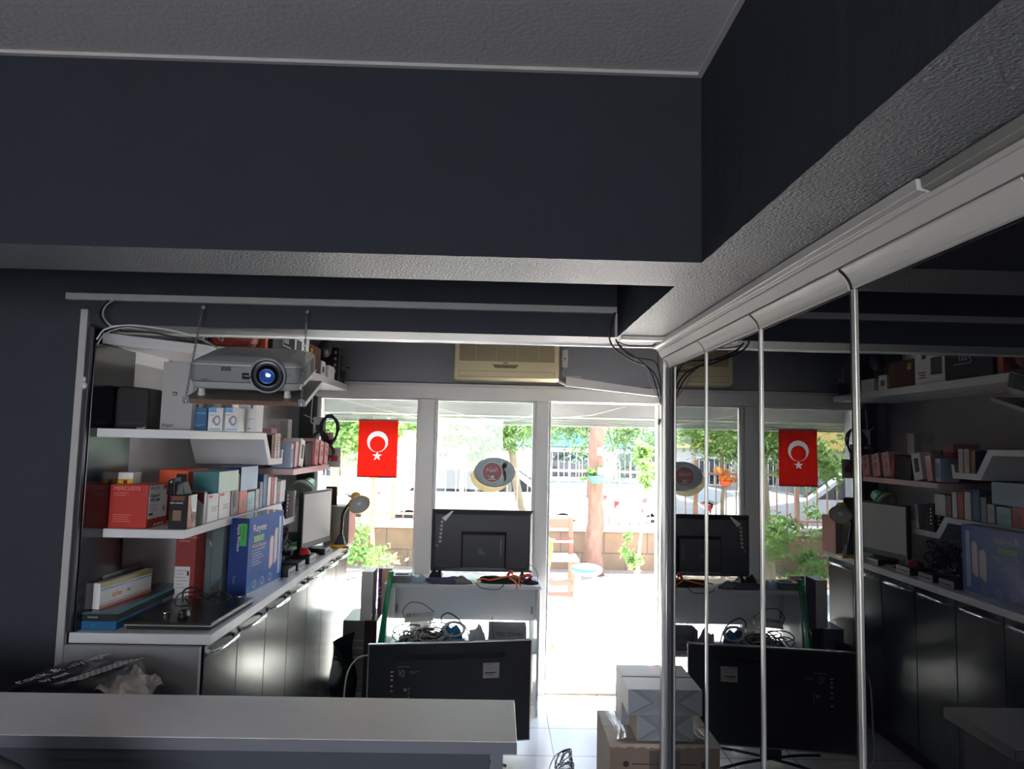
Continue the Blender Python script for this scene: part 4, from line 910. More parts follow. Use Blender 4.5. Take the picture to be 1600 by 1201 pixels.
decal(o, '+x', [(.25, 1), (1, 1), (.95, .45), (.45, .5), (.30, .75)], white, 'white_gloss'); decal(o, '+x', [(.40, .42), (.85, .45), (.95, .25), (.55, .15)], darkgrey, 'dark_picture', .0008)
r = empty('black_plug', (-1.30, 2.94, 1.60), 'pair of black crumpled adapters on top of the black and orange box', 'adapter')
zt = at(295, 774, Y=2.878).z
mb = MB(); p = at(279, 760, Y=2.925); mb.hexa([(p.x - .036, 2.893, zt + .001), (p.x + .006, 2.883, zt + .001), (p.x + .004, 2.953, zt + .001), (p.x - .036, 2.963, zt + .001), (p.x - .034, 2.903, zt + .060), (p.x - .002, 2.893, zt + .070), (p.x - .004, 2.953, zt + .072), (p.x - .030, 2.953, zt + .062)], blackp); mb.build('left_body', None, r, .004)
mb = MB(); mb.hexa([(p.x + .008, 2.883, zt + .001), (p.x + .042, 2.893, zt + .001), (p.x + .042, 2.963, zt + .001), (p.x + .008, 2.963, zt + .001), (p.x + .006, 2.893, zt + .045), (p.x + .030, 2.893, zt + .052), (p.x + .026, 2.953, zt + .06), (p.x + .006, 2.953, zt + .05)], darkgrey); mb.build('right_body', None, r, .004)
MB().lathe([(.001, 0), (.006, 0), (.006, .002), (.001, .002)], (p.x - .016, 2.896, zt + .052), (0, -1, 0), 10, silver).build('screw', None, r)
# long row along the front edge, from near to far: (x px left, right, ytop, mats...)
RX = -1.262
def row(label, xl, xr, ytop, d=.09, mats=None, X=RX, base=MS, name='product_box', **k):
    a = at(xl, 800, X=X); b = at(xr, 800, X=X); z1 = at((xl + xr) / 2, ytop, X=X).z
    return carton(name, label, X - d, X, a.y, b.y - .002, base + e, z1, mats, **k)
o = row('white blister pack with a red corner beside the black and orange box', 318, 324, 768, .09, {'d': offw, '+x': greycard}); decal(o, '-y', [(.3, 1), (1, 1), (1, .6)], redd, 'red_corner'); decal(o, '+x', [(0, 1), (.5, .95), (.15, .1), (0, .0)], whitep, 'pale_picture')
o = row('white box with a red top corner under the teal box, left one', 324, 341, 771, .09, {'d': redd, '+x': white}, group='pair of white and red boxes'); decal(o, '+x', (.08, .40, .86, .95), redb, 'red_mark'); bars(o, '+x', .35, .50, .92, .07, 3, .025, M('grey_picture'))
o = row('white box with a red top corner under the teal box, right one', 341.5, 359, 768, .09, {'d': redd, '+x': white}, group='pair of white and red boxes'); decal(o, '+x', (.08, .40, .86, .95), redb, 'red_mark'); bars(o, '+x', .35, .50, .92, .07, 3, .025, M('grey_picture'))
zt2 = at(340, 769.5, X=RX).z
a = at(302, 739, Y=3.10); b = at(343, 739, Y=3.10)
o = carton('teal_carton', 'teal carton with a pale mint side lying on the white and red boxes', b.x - .115, b.x, 3.10, 3.33, zt2 + .004, at(343, 737, Y=3.10).z, {'d': teal, '+x': M('mint_card', S(190, 215, 200), rough=.4)})
bars(o, '-y', .1, .6, .6, .12, 3, .02, tealb)
o = carton('orange_carton', 'long orange carton standing behind the teal one', -1.52, -1.39, 3.16, 3.40, MS + e, at(300, 734, Y=3.16).z, {'d': orange}, bevel=.006); decal(o, '-y', (.62, .97, .55, .92), blackm, 'black_window')
o = row('grey box with a black mouse picture in the long row', 360, 372, 741, .10, {'d': M('warm_grey_card', S(125, 118, 115), rough=.4)}); disc(o, '+x', .45, .38, .020, blackp, 'mouse_picture', asp=2.0); ftext(o, '+x', 'mouse', .2, .85, .012, white_ink)
o = row('grey carton standing behind the mouse box', 355, 371, 727, .07, {'d': M('warm_grey_card')}, X=-1.38)
o = row('short orange box with a round grey picture in the long row', 372.5, 385, 767, .09, {'d': orange, '+x': M('salmon_card', S(222, 110, 90), rough=.4)}); disc(o, '+x', .6, .45, .018, greycard, 'round_picture')
o = row('short pale cyan box beside the orange one in the row', 385.5, 397, 768, .09, {'d': M('cyan_white_card', S(185, 215, 218), rough=.4)}); bars(o, '+x', .1, .6, .8, .1, 3, .03, tealb)
zt3 = at(385, 767, X=RX).z
o = carton('dark_blue_carton', 'tall dark blue box with pale blue side standing on the short boxes', -1.345, RX, at(384, 800, X=RX).y - .09, at(403, 800, X=RX).y - .03, zt3 + .004, at(395, 728, X=RX).z, {'d': blued, '+x': M('pale_blue_card', S(165, 185, 205), rough=.35)}); disc(o, '-y', .75, .8, .006, yellow, 'yellow_dot')
o = row('white box stack piece left of the dark blue box', 372, 382, 733, .06, {'d': white}, X=-1.335, base=MS)
cols = [('slim white booklet box past the cyan box', 398.5, 404, 764, offw), ('slim grey box with a slanted top picture', 404.5, 409, 753, greycard), ('pale box with blue top in the far row', 409.5, 415, 741, bluebox), ('white box with a red spine in the far row', 415.5, 421.5, 745, white), ('narrow deep red box in the far row', 422, 426.5, 745, red), ('white box just past the narrow red one', 427, 431, 746, white), ('grey box with a red band in the far row', 431.5, 435.5, 752, M('warm_grey_card')), ('last white box of the row by the zigzag drop', 436, 444.5, 750, white)]
for lb, xl, xr, yt, m_ in cols:
    o = row(lb, xl, xr, yt, .08, {'d': m_}, group=None); 
    if 'red band' in lb: decal(o, '+x', (0, 1, .30, .42), redb, 'red_band')
    elif 'spine' in lb: decal(o, '+x', (.0, .15, 0, 1), redd, 'red_spine')
    elif 'last' in lb: decal(o, '+x', (.0, .06, .9, 1), redb, 'red_mark'); decal(o, '-y', (.0, .3, .3, .36), redb, 'red_mark')
    elif 'booklet' in lb: bars(o, '+x', .15, .7, .85, .1, 4, .03, M('grey_picture'))
# lower tray: standing phone boxes
TRL = 1.33 + .034
o = carton('black_phone_box', 'black box with white print standing in the lower tray', -1.34, -1.252, 4.19, 4.25, TRL + e, TRL + .17, {'d': blackm})
for k in range(5): decal(o, '+x', (.35, .60, .25 + k * .13, .31 + k * .13), white_ink, 'print')
for k in range(5): decal(o, '-y', (.55, .75, .25 + k * .13, .31 + k * .13), white_ink, 'print')
o = carton('white_phone_box', 'white leaning box at the lip of the lower tray', -1.34, -1.252, 4.34, 4.37, TRL + .004, TRL + .155, {'d': white}, tilt=(-.12, 0)); decal(o, '+x', (.3, .7, .2, .8), pink, 'picture')
# ================================================================ pink shelf
def lean(label, xl, xr, ytop, m_, tilt=0.12, d=.11, pic=None, name='phone_case_pack', yo=0, X=-1.185):
    a = at(xl, 730, X=X); b = at(xr, 730, X=X); h = at((xl + xr) / 2, ytop, X=X).z - PS
    o = carton(name, label, X - d, X, a.y + yo, b.y - .004 + yo, PS + .006, PS + .006 + h * .97, m_, tilt=(tilt, 0), bevel=.001)
    if pic: decal(o, '+x', pic[0], pic[1], 'picture')
    return o
lean('blue-grey slim box at the near end of the pink shelf', 452, 456, 694, {'d': M('pale_blue_card')}, 0, pic=((.2, .8, .2, .8), M('blue_grey_print', S(120, 140, 170))), yo=.02)
o = lean('pink card box leaning behind the phone box', 457, 461.5, 690, {'d': pink}, -.14, yo=.03)
lean('white box with a dark phone picture leaning on the pink shelf', 462, 469, 686, {'d': white}, -.20, pic=((.25, .75, .30, .82), darkgrey), yo=.06)
lean('large black tablet case leaning open on the pink shelf', 471, 484, 692, {'d': blackm}, 0.10, yo=.07)
lean('red edged white pack leaning against the black case', 486, 489.5, 695, {'d': white, '+x': redb}, .30, yo=.04)
for k in range(3):
    o = lean(['pale pink case card with printed marks, nearest the black case', 'pale pink case card in the middle of the three', 'pale pink case card nearest the window'][k], 491 + k * 7.5, 496.5 + k * 7.5, 686 + k * 3, {'d': pink}, -.16, d=.12, pic=((.3, .7, .35, .6), M('rose_print', S(190, 120, 115), rough=.5)), yo=-.01 + k * .004)
    disc(o, '+x', .5, .8, .008, redd, 'round_mark')
for nm, lb, y0, y1, z0, z1, m_ in (('red_box', 'small red and white box stacked behind the leaning phone boxes', 4.12, 4.22, PS + .13, PS + .23, redb), ('dark_box', 'dark flat box lying behind the cases on the pink shelf', 4.03, 4.30, PS + e, PS + .125, darkgrey), ('colourful_box', 'small box with coloured prints behind the black tablet case', 4.24, 4.34, PS + .13, PS + .19, M('mixed_print', S(150, 130, 105), rough=.5, var=.6, vscale=60))):
    o = carton(nm, lb, -1.50, -1.34, y0, y1, z0, z1, {'d': m_})
    if nm == 'red_box': decal(o, '+x', (0, 1, .5, 1), pink, 'pink_band'); decal(o, '-y', (0, 1, .5, 1), pink, 'pink_band')
o = carton('green_window_box', 'white box with a green window standing at the back near the hooks', -1.52, -1.38, 4.58, 4.66, PS + e, PS + .30, {'d': white, '-y': white}, bevel=.002)
decal(o, '-y', [(.08, .10), (.50, .10), (.56, .3), (.50, .5), (.10, .52)], green, 'green_window'); ftext(o, '-y', 'shining cord', .12, .84, .014, midgrey); decal(o, '-y', (.62, .95, .05, .95), offw, 'side_label')
decal(o, '+x', (.1, .9, .1, .5), green, 'green_window')
# hooks rack with headsets hanging
r = empty('hook_rack', (-1.33, 4.98, 1.95), 'white wire hook rack high on the dark cladding beside the window', 'hook')
mb = MB(); mb.tube([(-1.46, 5.22, 2.02), (-1.40, 5.16, 2.00), (-1.34, 5.10, 1.98), (-1.24, 5.08, 1.98), (-1.235, 5.08, 2.03)], .004, 6, whitep, 3); mb.tube([(-1.40, 5.22, 2.16), (-1.40, 5.20, 1.98), (-1.36, 5.12, 1.95)], .004, 6, whitep, 3); mb.build('wire', None, r)
def loopcable(label, c, rx, rz_, n, mat, rr=.0035, seed=1, name='headphone', parts=True):
    rnd = random.Random(seed); r = empty(name, c, label, name.replace('_', ' '))
    mb = MB(); pts = []
    for k in range(n * 10): t = 2 * math.pi * k / 10; q = 1 + .12 * math.sin(k * 1.7); pts.append((c[0] + rx * math.cos(t) * q, c[1] + .012 * math.sin(k * .9) + k * .0006, c[2] + rz_ * math.sin(t) * q))
    mb.tube(pts, rr, 6, mat, 3); mb.build('cord', None, r)
    if parts:
        for s_ in (-1, 1): MB().lathe([(.001, 0), (.018, 0), (.022, .006), (.018, .016), (.001, .018)], (c[0] + s_ * rx * .3, c[1] - .01, c[2] - rz_ * 1.2 + s_ * .02), (1, -.4, 0), 14, mat).build('ear_piece', None, r)
    return r
loopcable('black headphones with a ringed headband hanging nearest the window', tuple(at(514, 670, Y=5.02)), .060, .095, 4, blackp, .006, 3)
loopcable('brown-black coiled cable hanging below the hook rack', tuple(at(499, 690, Y=5.0)), .055, .075, 5, M('brown_black_plastic', (.05, .035, .03), rough=.4), .004, 5, 'coiled_cable', False)
loopcable('small dark headset hanging lowest near the pink shelf end', tuple(at(510, 706, Y=4.98)), .045, .05, 4, M('brown_black_plastic'), .005, 7)
for k in range(3):
    o = carton('blister_pack', ['clear white blister pack hanging behind the headphones', 'pinkish blister pack hanging under the white one', 'pale blister pack hanging lowest beside the leaning cards'][k], -1.345 + k * .055, -1.255 + k * .055, 5.06 + k * .012, 5.07 + k * .012, 1.86 - k * .11, 2.0 - k * .11, {'d': (offw, pink, offw)[k]}); decal(o, '-y', (.2, .8, .3, .6), (darkgrey, redd, redb)[k], 'picture')
# ================================================================ top shelf
def tbox(label, y0, y1, h, m_, name='product_box', d=.16, X=-1.16, base=TS, **k): return carton(name, label, X - d, X, y0, y1, base + e, base + h, m_, **k)
o = tbox('black box with white numerals on the topmost shelf', 3.52, 3.90, .20, {'d': blackm}, 'black_carton'); decal(o, '-y', (.05, .95, .06, .94), blackp, 'dark_front'); ftext(o, '+x', 'J-203', .42, .52, .05, white_ink); bars(o, '+x', .42, .42, .8, .06, 1, .02, white_ink)
decal(o, '-y', (.68, .80, .84, .93), white_ink, 'white_mark', .0008)
o = tbox('white box with a dark speaker picture on the topmost shelf', 3.905, 4.19, .225, {'d': white}, 'speaker_carton'); decal(o, '+x', (.08, .45, .22, .68), darkgrey, 'speaker_picture'); decal(o, '+x', (.60, .75, .68, .88), darkgrey, 'small_picture'); bars(o, '+x', .62, .3, .9, .07, 3, .03, darkgrey); disc(o, '+x', .26, .86, .02, bluel, 'blue_mark')
o = tbox('brown carton with a small yellow label on the topmost shelf', 4.20, 4.47, .17, {'d': M('brown_print', S(92, 56, 36), rough=.6)}, 'brown_carton'); decal(o, '+x', (.10, .26, .62, .86), yellow, 'yellow_label')
o = tbox('white game console shaped box standing behind the brown carton', 4.25, 4.62, .26, {'d': white}, 'white_carton', .08, -1.34); decal(o, '+x', [(.2, .2), (.9, .2), (.9, .75), (.4, .7)], darkgrey, 'dark_picture')
o = tbox('small white box with a dark screen picture on the topmost shelf', 4.50, 4.60, .10, {'d': white}, 'small_carton', .07); decal(o, '+x', (.25, .75, .25, .65), darkgrey, 'screen_picture')
a0 = at(500, 595, X=-1.15).y
o = tbox('small square white box near the window end of the topmost shelf', 4.63, 4.80, .085, {'d': white}, 'small_carton', .10, -1.145); disc(o, '+x', .4, .5, .006, midgrey, 'grey_dot'); disc(o, '-y', .5, .5, .006, midgrey, 'grey_dot')
# plaid cable bag and dark bits at the left
r = empty('cable_bag', (-1.35, 2.98, TS), 'orange and black patterned bag stuffed with cables on the top shelf', 'bag')
mb = MB(); mb.sph((0, 0, 0), 1, M('orange_black_pattern', S(150, 60, 40), rough=.6, var=.9, vscale=45), 12); mb.v = [Vector((-1.30 + q.x * .12, 3.36 + q.y * .10, TS + .071 + q.z * .07)) for q in mb.v]; mb.build('bag', None, r)
mb = MB(); rnd = random.Random(4)
for k in range(9): c = Vector((-1.33 + rnd.uniform(-.07, .07), 3.26 + rnd.uniform(-.03, .03), TS + .08)); mb.tube([c + Vector((rnd.uniform(-.06, .06), rnd.uniform(-.03, .03), rnd.uniform(-.05, .05))) for _ in range(4)], .003, 5, (cablew, redb, cableb, cableg)[k % 4], 5)
mb.build('cables', None, r)
o = carton('plaid_box', 'small orange checked box behind the cable bag', -1.30, -1.18, 3.472, 3.515, TS + e, TS + .12, {'d': M('orange_check', S(205, 105, 75), rough=.6, var=.5, vscale=70)})
o = carton('pale_box', 'pale green-white box left of the black carton on the top shelf', -1.36, -1.18, 3.74, 3.80, TS + e, TS + .13, {'d': M('pale_green_card', S(175, 185, 165), rough=.5)}) if False else carton('pale_box', 'pale grey-white box behind the black carton on the top shelf', -1.55, -1.34, 3.60, 3.80, TS + e, TS + .16, {'d': offw})
# earmuff and organiser near the window end
r = empty('black_ear_cup', (-1.12, 4.5, TS), 'black round ear cup resting on the white boxes by the beam', 'headphone')
z_ = at(500, 545, Y=4.5).z
MB().lathe([(.001, 0), (.05, 0), (.062, .012), (.062, .035), (.05, .05), (.001, .052)], (-1.20, 4.64, TS + .20), (1, -.2, 0), 22, blackp).build('cup', None, r)
MB().tube([(-1.19, 4.64, TS + .24), (-1.25, 4.64, TS + .30), (-1.34, 4.66, TS + .27), (-1.36, 4.68, TS + .16), (-1.34, 4.68, TS + .05), (-1.30, 4.68, TS + .006)], .007, 8, blackp, 5).build('headband', None, r)
r = empty('tool_organiser', (-1.16, 5.0, TS), 'black desk organiser tower with white buttons near the window end of the top shelf', 'organiser')
B(-1.30, -1.145, 4.90, 4.96, TS + e, TS + .24, mat=blackp).build('tower', None, r, .004)
mb = MB()
for k in range(4): mb.box(-1.175, -1.160, 4.897, 4.90, TS + .06 + k * .045, TS + .08 + k * .045, whitep)
mb.build('buttons', None, r)
r = empty('clear_jar', (-1.10, 5.02, TS), 'clear plastic jar standing on the far end of the top shelf', 'jar')
MB().lathe([(.001, 0), (.034, 0), (.036, .01), (.036, .10), (.030, .115), (.030, .12), (.001, .12)], (-1.185, 5.03, TS + .085), n=20, mat=clearp).build('jar', None, r); MB().lathe([(.001, 0), (.032, 0), (.032, .02), (.001, .02)], (-1.185, 5.03, TS + .206), n=20, mat=silver).build('lid', None, r)
B(-1.24, -1.144, 4.99, 5.08, TS + e, TS + .084, mat=blackm).build('stand', None, r, .004)
r = empty('pen_cup', (-1.12, 5.05, TS), 'black cup with orange handled tools at the window end of the top shelf', 'cup')
MB().lathe([(.001, 0), (.026, 0), (.030, .09), (.027, .09), (.024, .01), (.001, .01)], (-1.175, 5.135, TS + e), n=20, mat=blackp).build('cup', None, r)
mb = MB(); mb.tube([(-1.22, 5.12, TS + .105), (-1.18, 5.12, TS + .112), (-1.14, 5.12, TS + .118)], .008, 8, orangep, 3); mb.build('orange_handle', None, r)
mb = MB(); mb.tube([(-1.14, 5.12, TS + .118), (-1.11, 5.12, TS + .122)], .005, 8, blackp); mb.build('tool_tip', None, r)
# ================================================================ things on the worktop
zt = WT + e
a, b = at(165, 976, Y=2.735), at(219, 978, Y=2.735)
o = carton('teal_edged_carton', 'flat box with a bright teal end at the near left of the worktop', -1.572, -1.44, 2.735, 3.10, zt, zt + .034, {'d': bluebox, '-y': bluebox}); disc(o, '-y', .35, .5, .007, tealb, 'round_mark', r2=.005)
o2 = carton('black_flat_box', 'flat black box with a teal border on top of the teal ended one', -1.572, -1.435, 2.735, 3.32, zt + .0355, zt + .060, {'d': blackm, '+z': M('dark_print_top', (.03, .032, .04), rough=.2)})
decal(o2, '+z', [(.55, .0), (1, .0), (1, 1), (.80, 1), (.80, .10), (.55, .06)], tealb, 'teal_border'); decal(o2, '+z', (0, .56, .0, .055), tealb, 'teal_border')
ftext(o2, '-y', 'tronson', .17, .40, .012, offw)
z2 = zt + .061
o = carton('erbe_box', 'white box with yellow, blue and orange stripes standing on the flat black box', -1.555, -1.525, 2.80, 3.13, z2, z2 + .10, {'d': white}, rz=-.12)
decal(o, '+x', (0, 1, .80, 1.0), M('ochre_print', S(150, 130, 60), rough=.4), 'ochre_band'); decal(o, '+x', (0, 1, .70, .76), bluel, 'blue_band'); decal(o, '+x', (0, 1, .0, .12), M('salmon_print', S(205, 110, 100), rough=.4), 'salmon_band'); decal(o, '+x', (0, 1, .17, .19), tealb, 'teal_line'); ftext(o, '+x', 'erbe', .22, .33, .032, orangep); ftext(o, '+x', 'aix', .50, .38, .02, tealb)
o = carton('grey_card_box', 'thin brown topped box behind the striped one', -1.590, -1.565, 2.82, 3.15, z2, z2 + .118, {'d': M('taupe_card', S(95, 82, 78), rough=.5), '+z': M('taupe_card')}, rz=-.06)
# laptop
r = empty('laptop', (-1.27, 2.95, zt), 'closed black laptop lying on the near end of the worktop', 'laptop')
bl, br_, fl, fr_ = Vector((-1.415, 3.14, 0)), Vector((-1.075, 3.20, 0)), Vector((-1.42, 2.745, 0)), Vector((-1.085, 2.745, 0))
def slab(q, z0, z1): return [Vector((p.x, p.y, z0)) for p in q] + [Vector((p.x, p.y, z1)) for p in q]
sh_ = lambda q, s_: [p + (sum(q, Vector()) / 4 - p).normalized() * s_ for p in q]
q4 = [fl, fr_, br_, bl]
MB().hexa(slab(sh_(q4, .012), zt, zt + .016), blackm).build('base', None, r, .004)
MB().hexa(slab(q4, zt + .020, zt + .030), M('black_laptop_lid', (.016, .016, .018), rough=.3)).build('lid', None, r, .003)
MB().hexa(slab(sh_(q4, .004), zt + .016, zt + .020), silver).build('silver_edge', None, r)
lid = zt + .030
r = empty('computer_mouse', (-1.235, 2.86, lid), 'black mouse lying with its cable on the laptop lid', 'mouse')
mb = MB(); mb.sph((0, 0, 0), 1, blackp, 12); mb.v = [Vector((-1.225 + q.x * .020, 2.83 + q.y * .034, lid + .001 + max(0, q.z + .2) * .026)) for q in mb.v]; mb.build('body', None, r)
MB().box(-1.228, -1.222, 2.800, 2.812, lid + .022, lid + .027, mat=silver).build('wheel', None, r)
rnd = random.Random(11)
MB().tube([(-1.225, 2.862, lid + .012), (-1.24, 2.92, lid + .02), (-1.29, 2.98, lid + .045), (-1.24, 3.03, lid + .03), (-1.16, 3.0, lid + .02), (-1.13, 3.05, lid + .035), (-1.18, 3.10, lid + .02), (-1.27, 3.08, lid + .04), (-1.33, 3.02, lid + .05), (-1.31, 2.94, lid + .02), (-1.26, 2.95, lid + .015)], .0032, 6, cableb, 7).build('cord', None, r)
cable('tangle of thin black cable with metal plugs on the laptop lid', [(-1.33, 3.05, lid + .006), (-1.34, 3.08, lid + .05), (-1.30, 3.11, lid + .055), (-1.24, 3.06, lid + .02), (-1.20, 3.12, lid + .04), (-1.14, 3.13, lid + .012), (-1.10, 3.08, lid + .006)], .004, cableb)
for lb, p, q in (('metal cable plug lying on the left of the laptop lid', (-1.33, 2.86, lid + .005), (-1.30, 2.875, lid + .005)), ('metal cable plug at the far right of the laptop lid', (-1.135, 3.14, lid + .008), (-1.10, 3.16, lid + .016))): tag(MB().tube([p, q], .0042, 8, chrome).build('cable_plug'), lb, 'plug')
# pale crumpled cable behind
cable('crumpled pale cable behind the flat boxes by the wall', [(-1.50, 3.34, zt + .02), (-1.47, 3.40, zt + .05), (-1.43, 3.36, zt + .03), (-1.38, 3.42, zt + .06), (-1.34, 3.36, zt + .03), (-1.28, 3.45, zt + .03)], .004, cableg)
# red carton with white label, and grey picture carton
o = carton('red_carton', 'tall red carton with a white label standing on the worktop under the shelf', -1.442, -1.352, 3.20, 3.62, zt, 1.430, {'d': red, '-y': M('dark_red_card', S(138, 32, 28), rough=.4)})
decal(o, '-y', (.02, .78, .04, .48), offw, 'white_label'); bars(o, '-y', .08, .42, .7, .045, 6, .010, M('grey_picture'), rag=.5); decal(o, '-y', (.64, .74, .36, .42), black_ink, 'code', .0008); ftext(o, '-y', 'EZVIZ-Cam', .15, .86, .018, M('pale_red_ink')); bars(o, '-y', .15, .82, .7, .03, 1, .008, M('pale_red_ink'))
o = carton('grey_picture_carton', 'grey-green carton with a road picture beside the tall red one', -1.350, -1.268, 3.30, 3.64, zt, 1.430, {'d': M('grey_green_print', S(98, 110, 112), rough=.25), '-y': M('grey_green_print')})
decal(o, '-y', [(0, .82), (.32, .80), (.34, 1), (0, 1)], M('dark_roof_print', S(62, 64, 66)), 'dark_area'); decal(o, '-y', [(.38, 0), (.9, 0), (1, .30), (.38, .12)], M('dark_roof_print'), 'dark_area'); decal(o, '-y', (.34, .38, .1, .95), M('dark_roof_print'), 'dark_line', .0004); decal(o, '-y', [(.22, .78), (.34, .72), (.38, .69), (.30, .76)], white_ink, 'lamp_mark', .0008)
# big blue router carton
o = carton('router_carton', 'large glossy blue router carton with white lettering standing on the worktop', -1.246, -1.152, 3.345, 3.775, zt, 1.462, {'d': blue, '-y': blued, '+z': M('blue_top_sheen', S(120, 150, 190), rough=.15)}, rz=-.07)  # top face coloured paler to hold its reflection
ftext(o, '+x', 'Reyee', .10, .80, .052, white_ink, sx=1.25); decal(o, '+x', (.13, .42, .66, .745), green, 'green_label'); ftext(o, '+x', 'AX3200', .15, .675, .022, white_ink, lift=.0016, sx=1.1)
ftext(o, '+x', 'Wi-Fi Router', .10, .585, .028, white_ink, sx=1.1); bars(o, '+x', .10, .55, .44, .038, 6, .012, M('pale_blue_card'), rag=.5)
for k in range(9): decal(o, '+x', [(.06 + k * .075, .24), (.065 + k * .075, .24), (.12 + k * .075, .30), (.115 + k * .075, .30)], M('pale_blue_card'), 'slanted_lines')
for (u0, u1, v0, v1) in ((.60, .71, .24, .66), (.74, .83, .28, .76)):
    decal(o, '+x', [(u0, v0), (u0 + .03, v0 - .02), (u1, v0 + .05), (u1, v1), (u0 + .03, v1 + .02), (u0, v1 - .04)], M('rose_white_print', S(215, 205, 208), rough=.3), 'router_picture')
decal(o, '+x', (.86, .93, .10, .92), M('pale_blue_card'), 'pale_band')
for k in range(3): disc(o, '+x', .2 + k * .22, .11, .020, M('pale_blue_card'), 'icon', r2=.014)
decal(o, '+x', (.0, .98, .0, .025), M('pale_blue_card'), 'base_line')
decal(o, '-y', (.55, .90, .64, .93), green, 'green_label'); ftext(o, '-y', 'Reyee Wireless', .42, .92, .020, white_ink, vert=True); ftext(o, '-y', 'AX3200', .66, .90, .020, M('dark_green_ink', S(30, 110, 60)), vert=True, lift=.0016); ftext(o, '-y', 'Ruijie', .30, .26, .018, M('grey_picture'), vert=True)
# receivers
def receiver(label, x0, x1, y0, y1, h, z=zt):
    r = empty('receiver_box', ((x0 + x1) / 2, y0, z), label, 'receiver', 'small black receivers with silver fronts')
    B(x0, x1 - .003, y0, y1, z, z + h, mat=blackp).build('body', None, r, .002)
    fr = B(x1 - .0028, x1, y0 + .002, y1 - .002, z + .002, z + h - .001, mat=M('silver_front', (.42, .42, .42), rough=.35)).build('front', None, r)
    mb = MB(); mb.box(x1, x1 + .0006, y0 + .02, y1 - .04, z + h * .35, z + h * .50, blackp); mb.box(x1, x1 + .0006, y1 - .03, y1 - .015, z + h * .35, z + h * .55, blackp); mb.build('slot', None, fr)
    return r
receiver('small black receiver with silver front nearest the blue carton', -1.215, -1.105, 3.80, 3.93, .042)
receiver('black receiver with silver front, second from the blue carton', -1.225, -1.105, 3.985, 4.12, .042)
receiver('black receiver carrying the red and black mouse', -1.225, -1.10, 4.20, 4.34, .046)
receiver('black receiver lying in front of the monitor base', -1.23, -1.09, 4.53, 4.67, .040)
r = empty('computer_mouse', (-1.17, 4.2, zt + .047), 'red and black mouse on top of the third receiver', 'mouse')
mb = MB(); mb.sph((0, 0, 0), 1, blackp, 12); mb.v = [Vector((-1.165 + q.x * .058, 4.25 + q.y * .036, zt + .047 + max(0, q.z + .1) * .036)) for q in mb.v]; mb.build('body', None, r)
mb = MB(); mb.sph((0, 0, 0), 1, redb, 12); mb.v = [Vector((-1.150 + q.x * .040, 4.245 + q.y * .033, zt + .050 + max(0, q.z + .1) * .036)) for q in mb.v]; mb.build('red_cover', None, r)
rnd = random.Random(5); r = empty('cable_heap', (-1.33, 4.15, zt), 'dense heap of black cables and adapters behind the receivers', 'cables')
mb = MB()
for k in range(22):
    c = Vector((-1.33 + rnd.uniform(-.07, .07), 4.15 + rnd.uniform(-.22, .10), 0)); mb.tube([c + Vector((rnd.uniform(-.08, .08), rnd.uniform(-.10, .10), zt + .01 + rnd.uniform(0, .19))) for _ in range(5)], .0045, 6, cableb, 5)
tag(mb.build('cables', None, r), kind='stuff')
for k in range(3): B(-1.30 + k * .03, -1.25 + k * .03, 4.0 + k * .06, 4.05 + k * .06, zt + .03 * k + e, zt + .03 * k + .03, mat=(darkgrey, midgrey, blackp)[k]).build('adapter', None, r, .003)
o = B(-1.27, -1.235, 3.95, 3.975, zt, zt + .02, mat=whitep).build('small_adapter', bevel=.003); tag(o, 'tiny white adapter between the receivers and the cable heap', 'adapter')
o = MB().box(-1.20, -1.155, 4.36, 4.50, zt, zt + .008, darkgrey).build('flat_adapter', bevel=.003); tag(o, 'thin dark pad lying between the third and fourth receivers', 'pad')
# monitor
def mon(q, th):      # q: 4 corners of the front
    n = (q[1] - q[0]).cross(q[3] - q[0]).normalized(); return q, n
mA, mB_, zlo, zhi = Vector((-1.205, 4.385, 0)), Vector((-1.125, 4.80, 0)), 1.155, 1.505
d = (mB_ - mA).normalized(); nrm = Vector((d.y, -d.x, 0))
r = empty('monitor', (-1.2, 4.6, zt), 'flat monitor with a pale screen and black rim on the worktop', 'monitor')
def plate(mb, a, b, off0, off1, z0, z1, mat): mb.hexa([a + nrm * off1 + Vector((0, 0, z0)), b + nrm * off1 + Vector((0, 0, z0)), b + nrm * off0 + Vector((0, 0, z0)), a + nrm * off0 + Vector((0, 0, z0)), a + nrm * off1 + Vector((0, 0, z1)), b + nrm * off1 + Vector((0, 0, z1)), b + nrm * off0 + Vector((0, 0, z1)), a + nrm * off0 + Vector((0, 0, z1))], mat); return mb
plate(MB(), mA, mB_, -.030, 0, zlo, zhi, blackp).build('casing', None, r, .003)
plate(MB(), mA + d * .012, mB_ - d * .014, 0, .001, zlo + .035, zhi - .012, monitor_grey).build('screen', None, r)
plate(MB(), mA + d * .004, mB_ - d * .004, 0, .002, zlo + .002, zlo + .034, silver).build('lower_bezel', None, r)
plate(MB(), mA + d * .13, mB_ - d * .13, -.055, -.031, zlo + .05, zlo + .20, blackp).build('rear_bulge', None, r, .004)
plate(MB(), mA + d * .17, mB_ - d * .17, -.075, -.045, zt + .012, zlo + .12, blackp).build('neck', None, r, .003)
plate(MB(), mA + d * .08, mB_ - d * .06, -.15, .045, zt, zt + .012, whitep).build('base', None, r, .003)
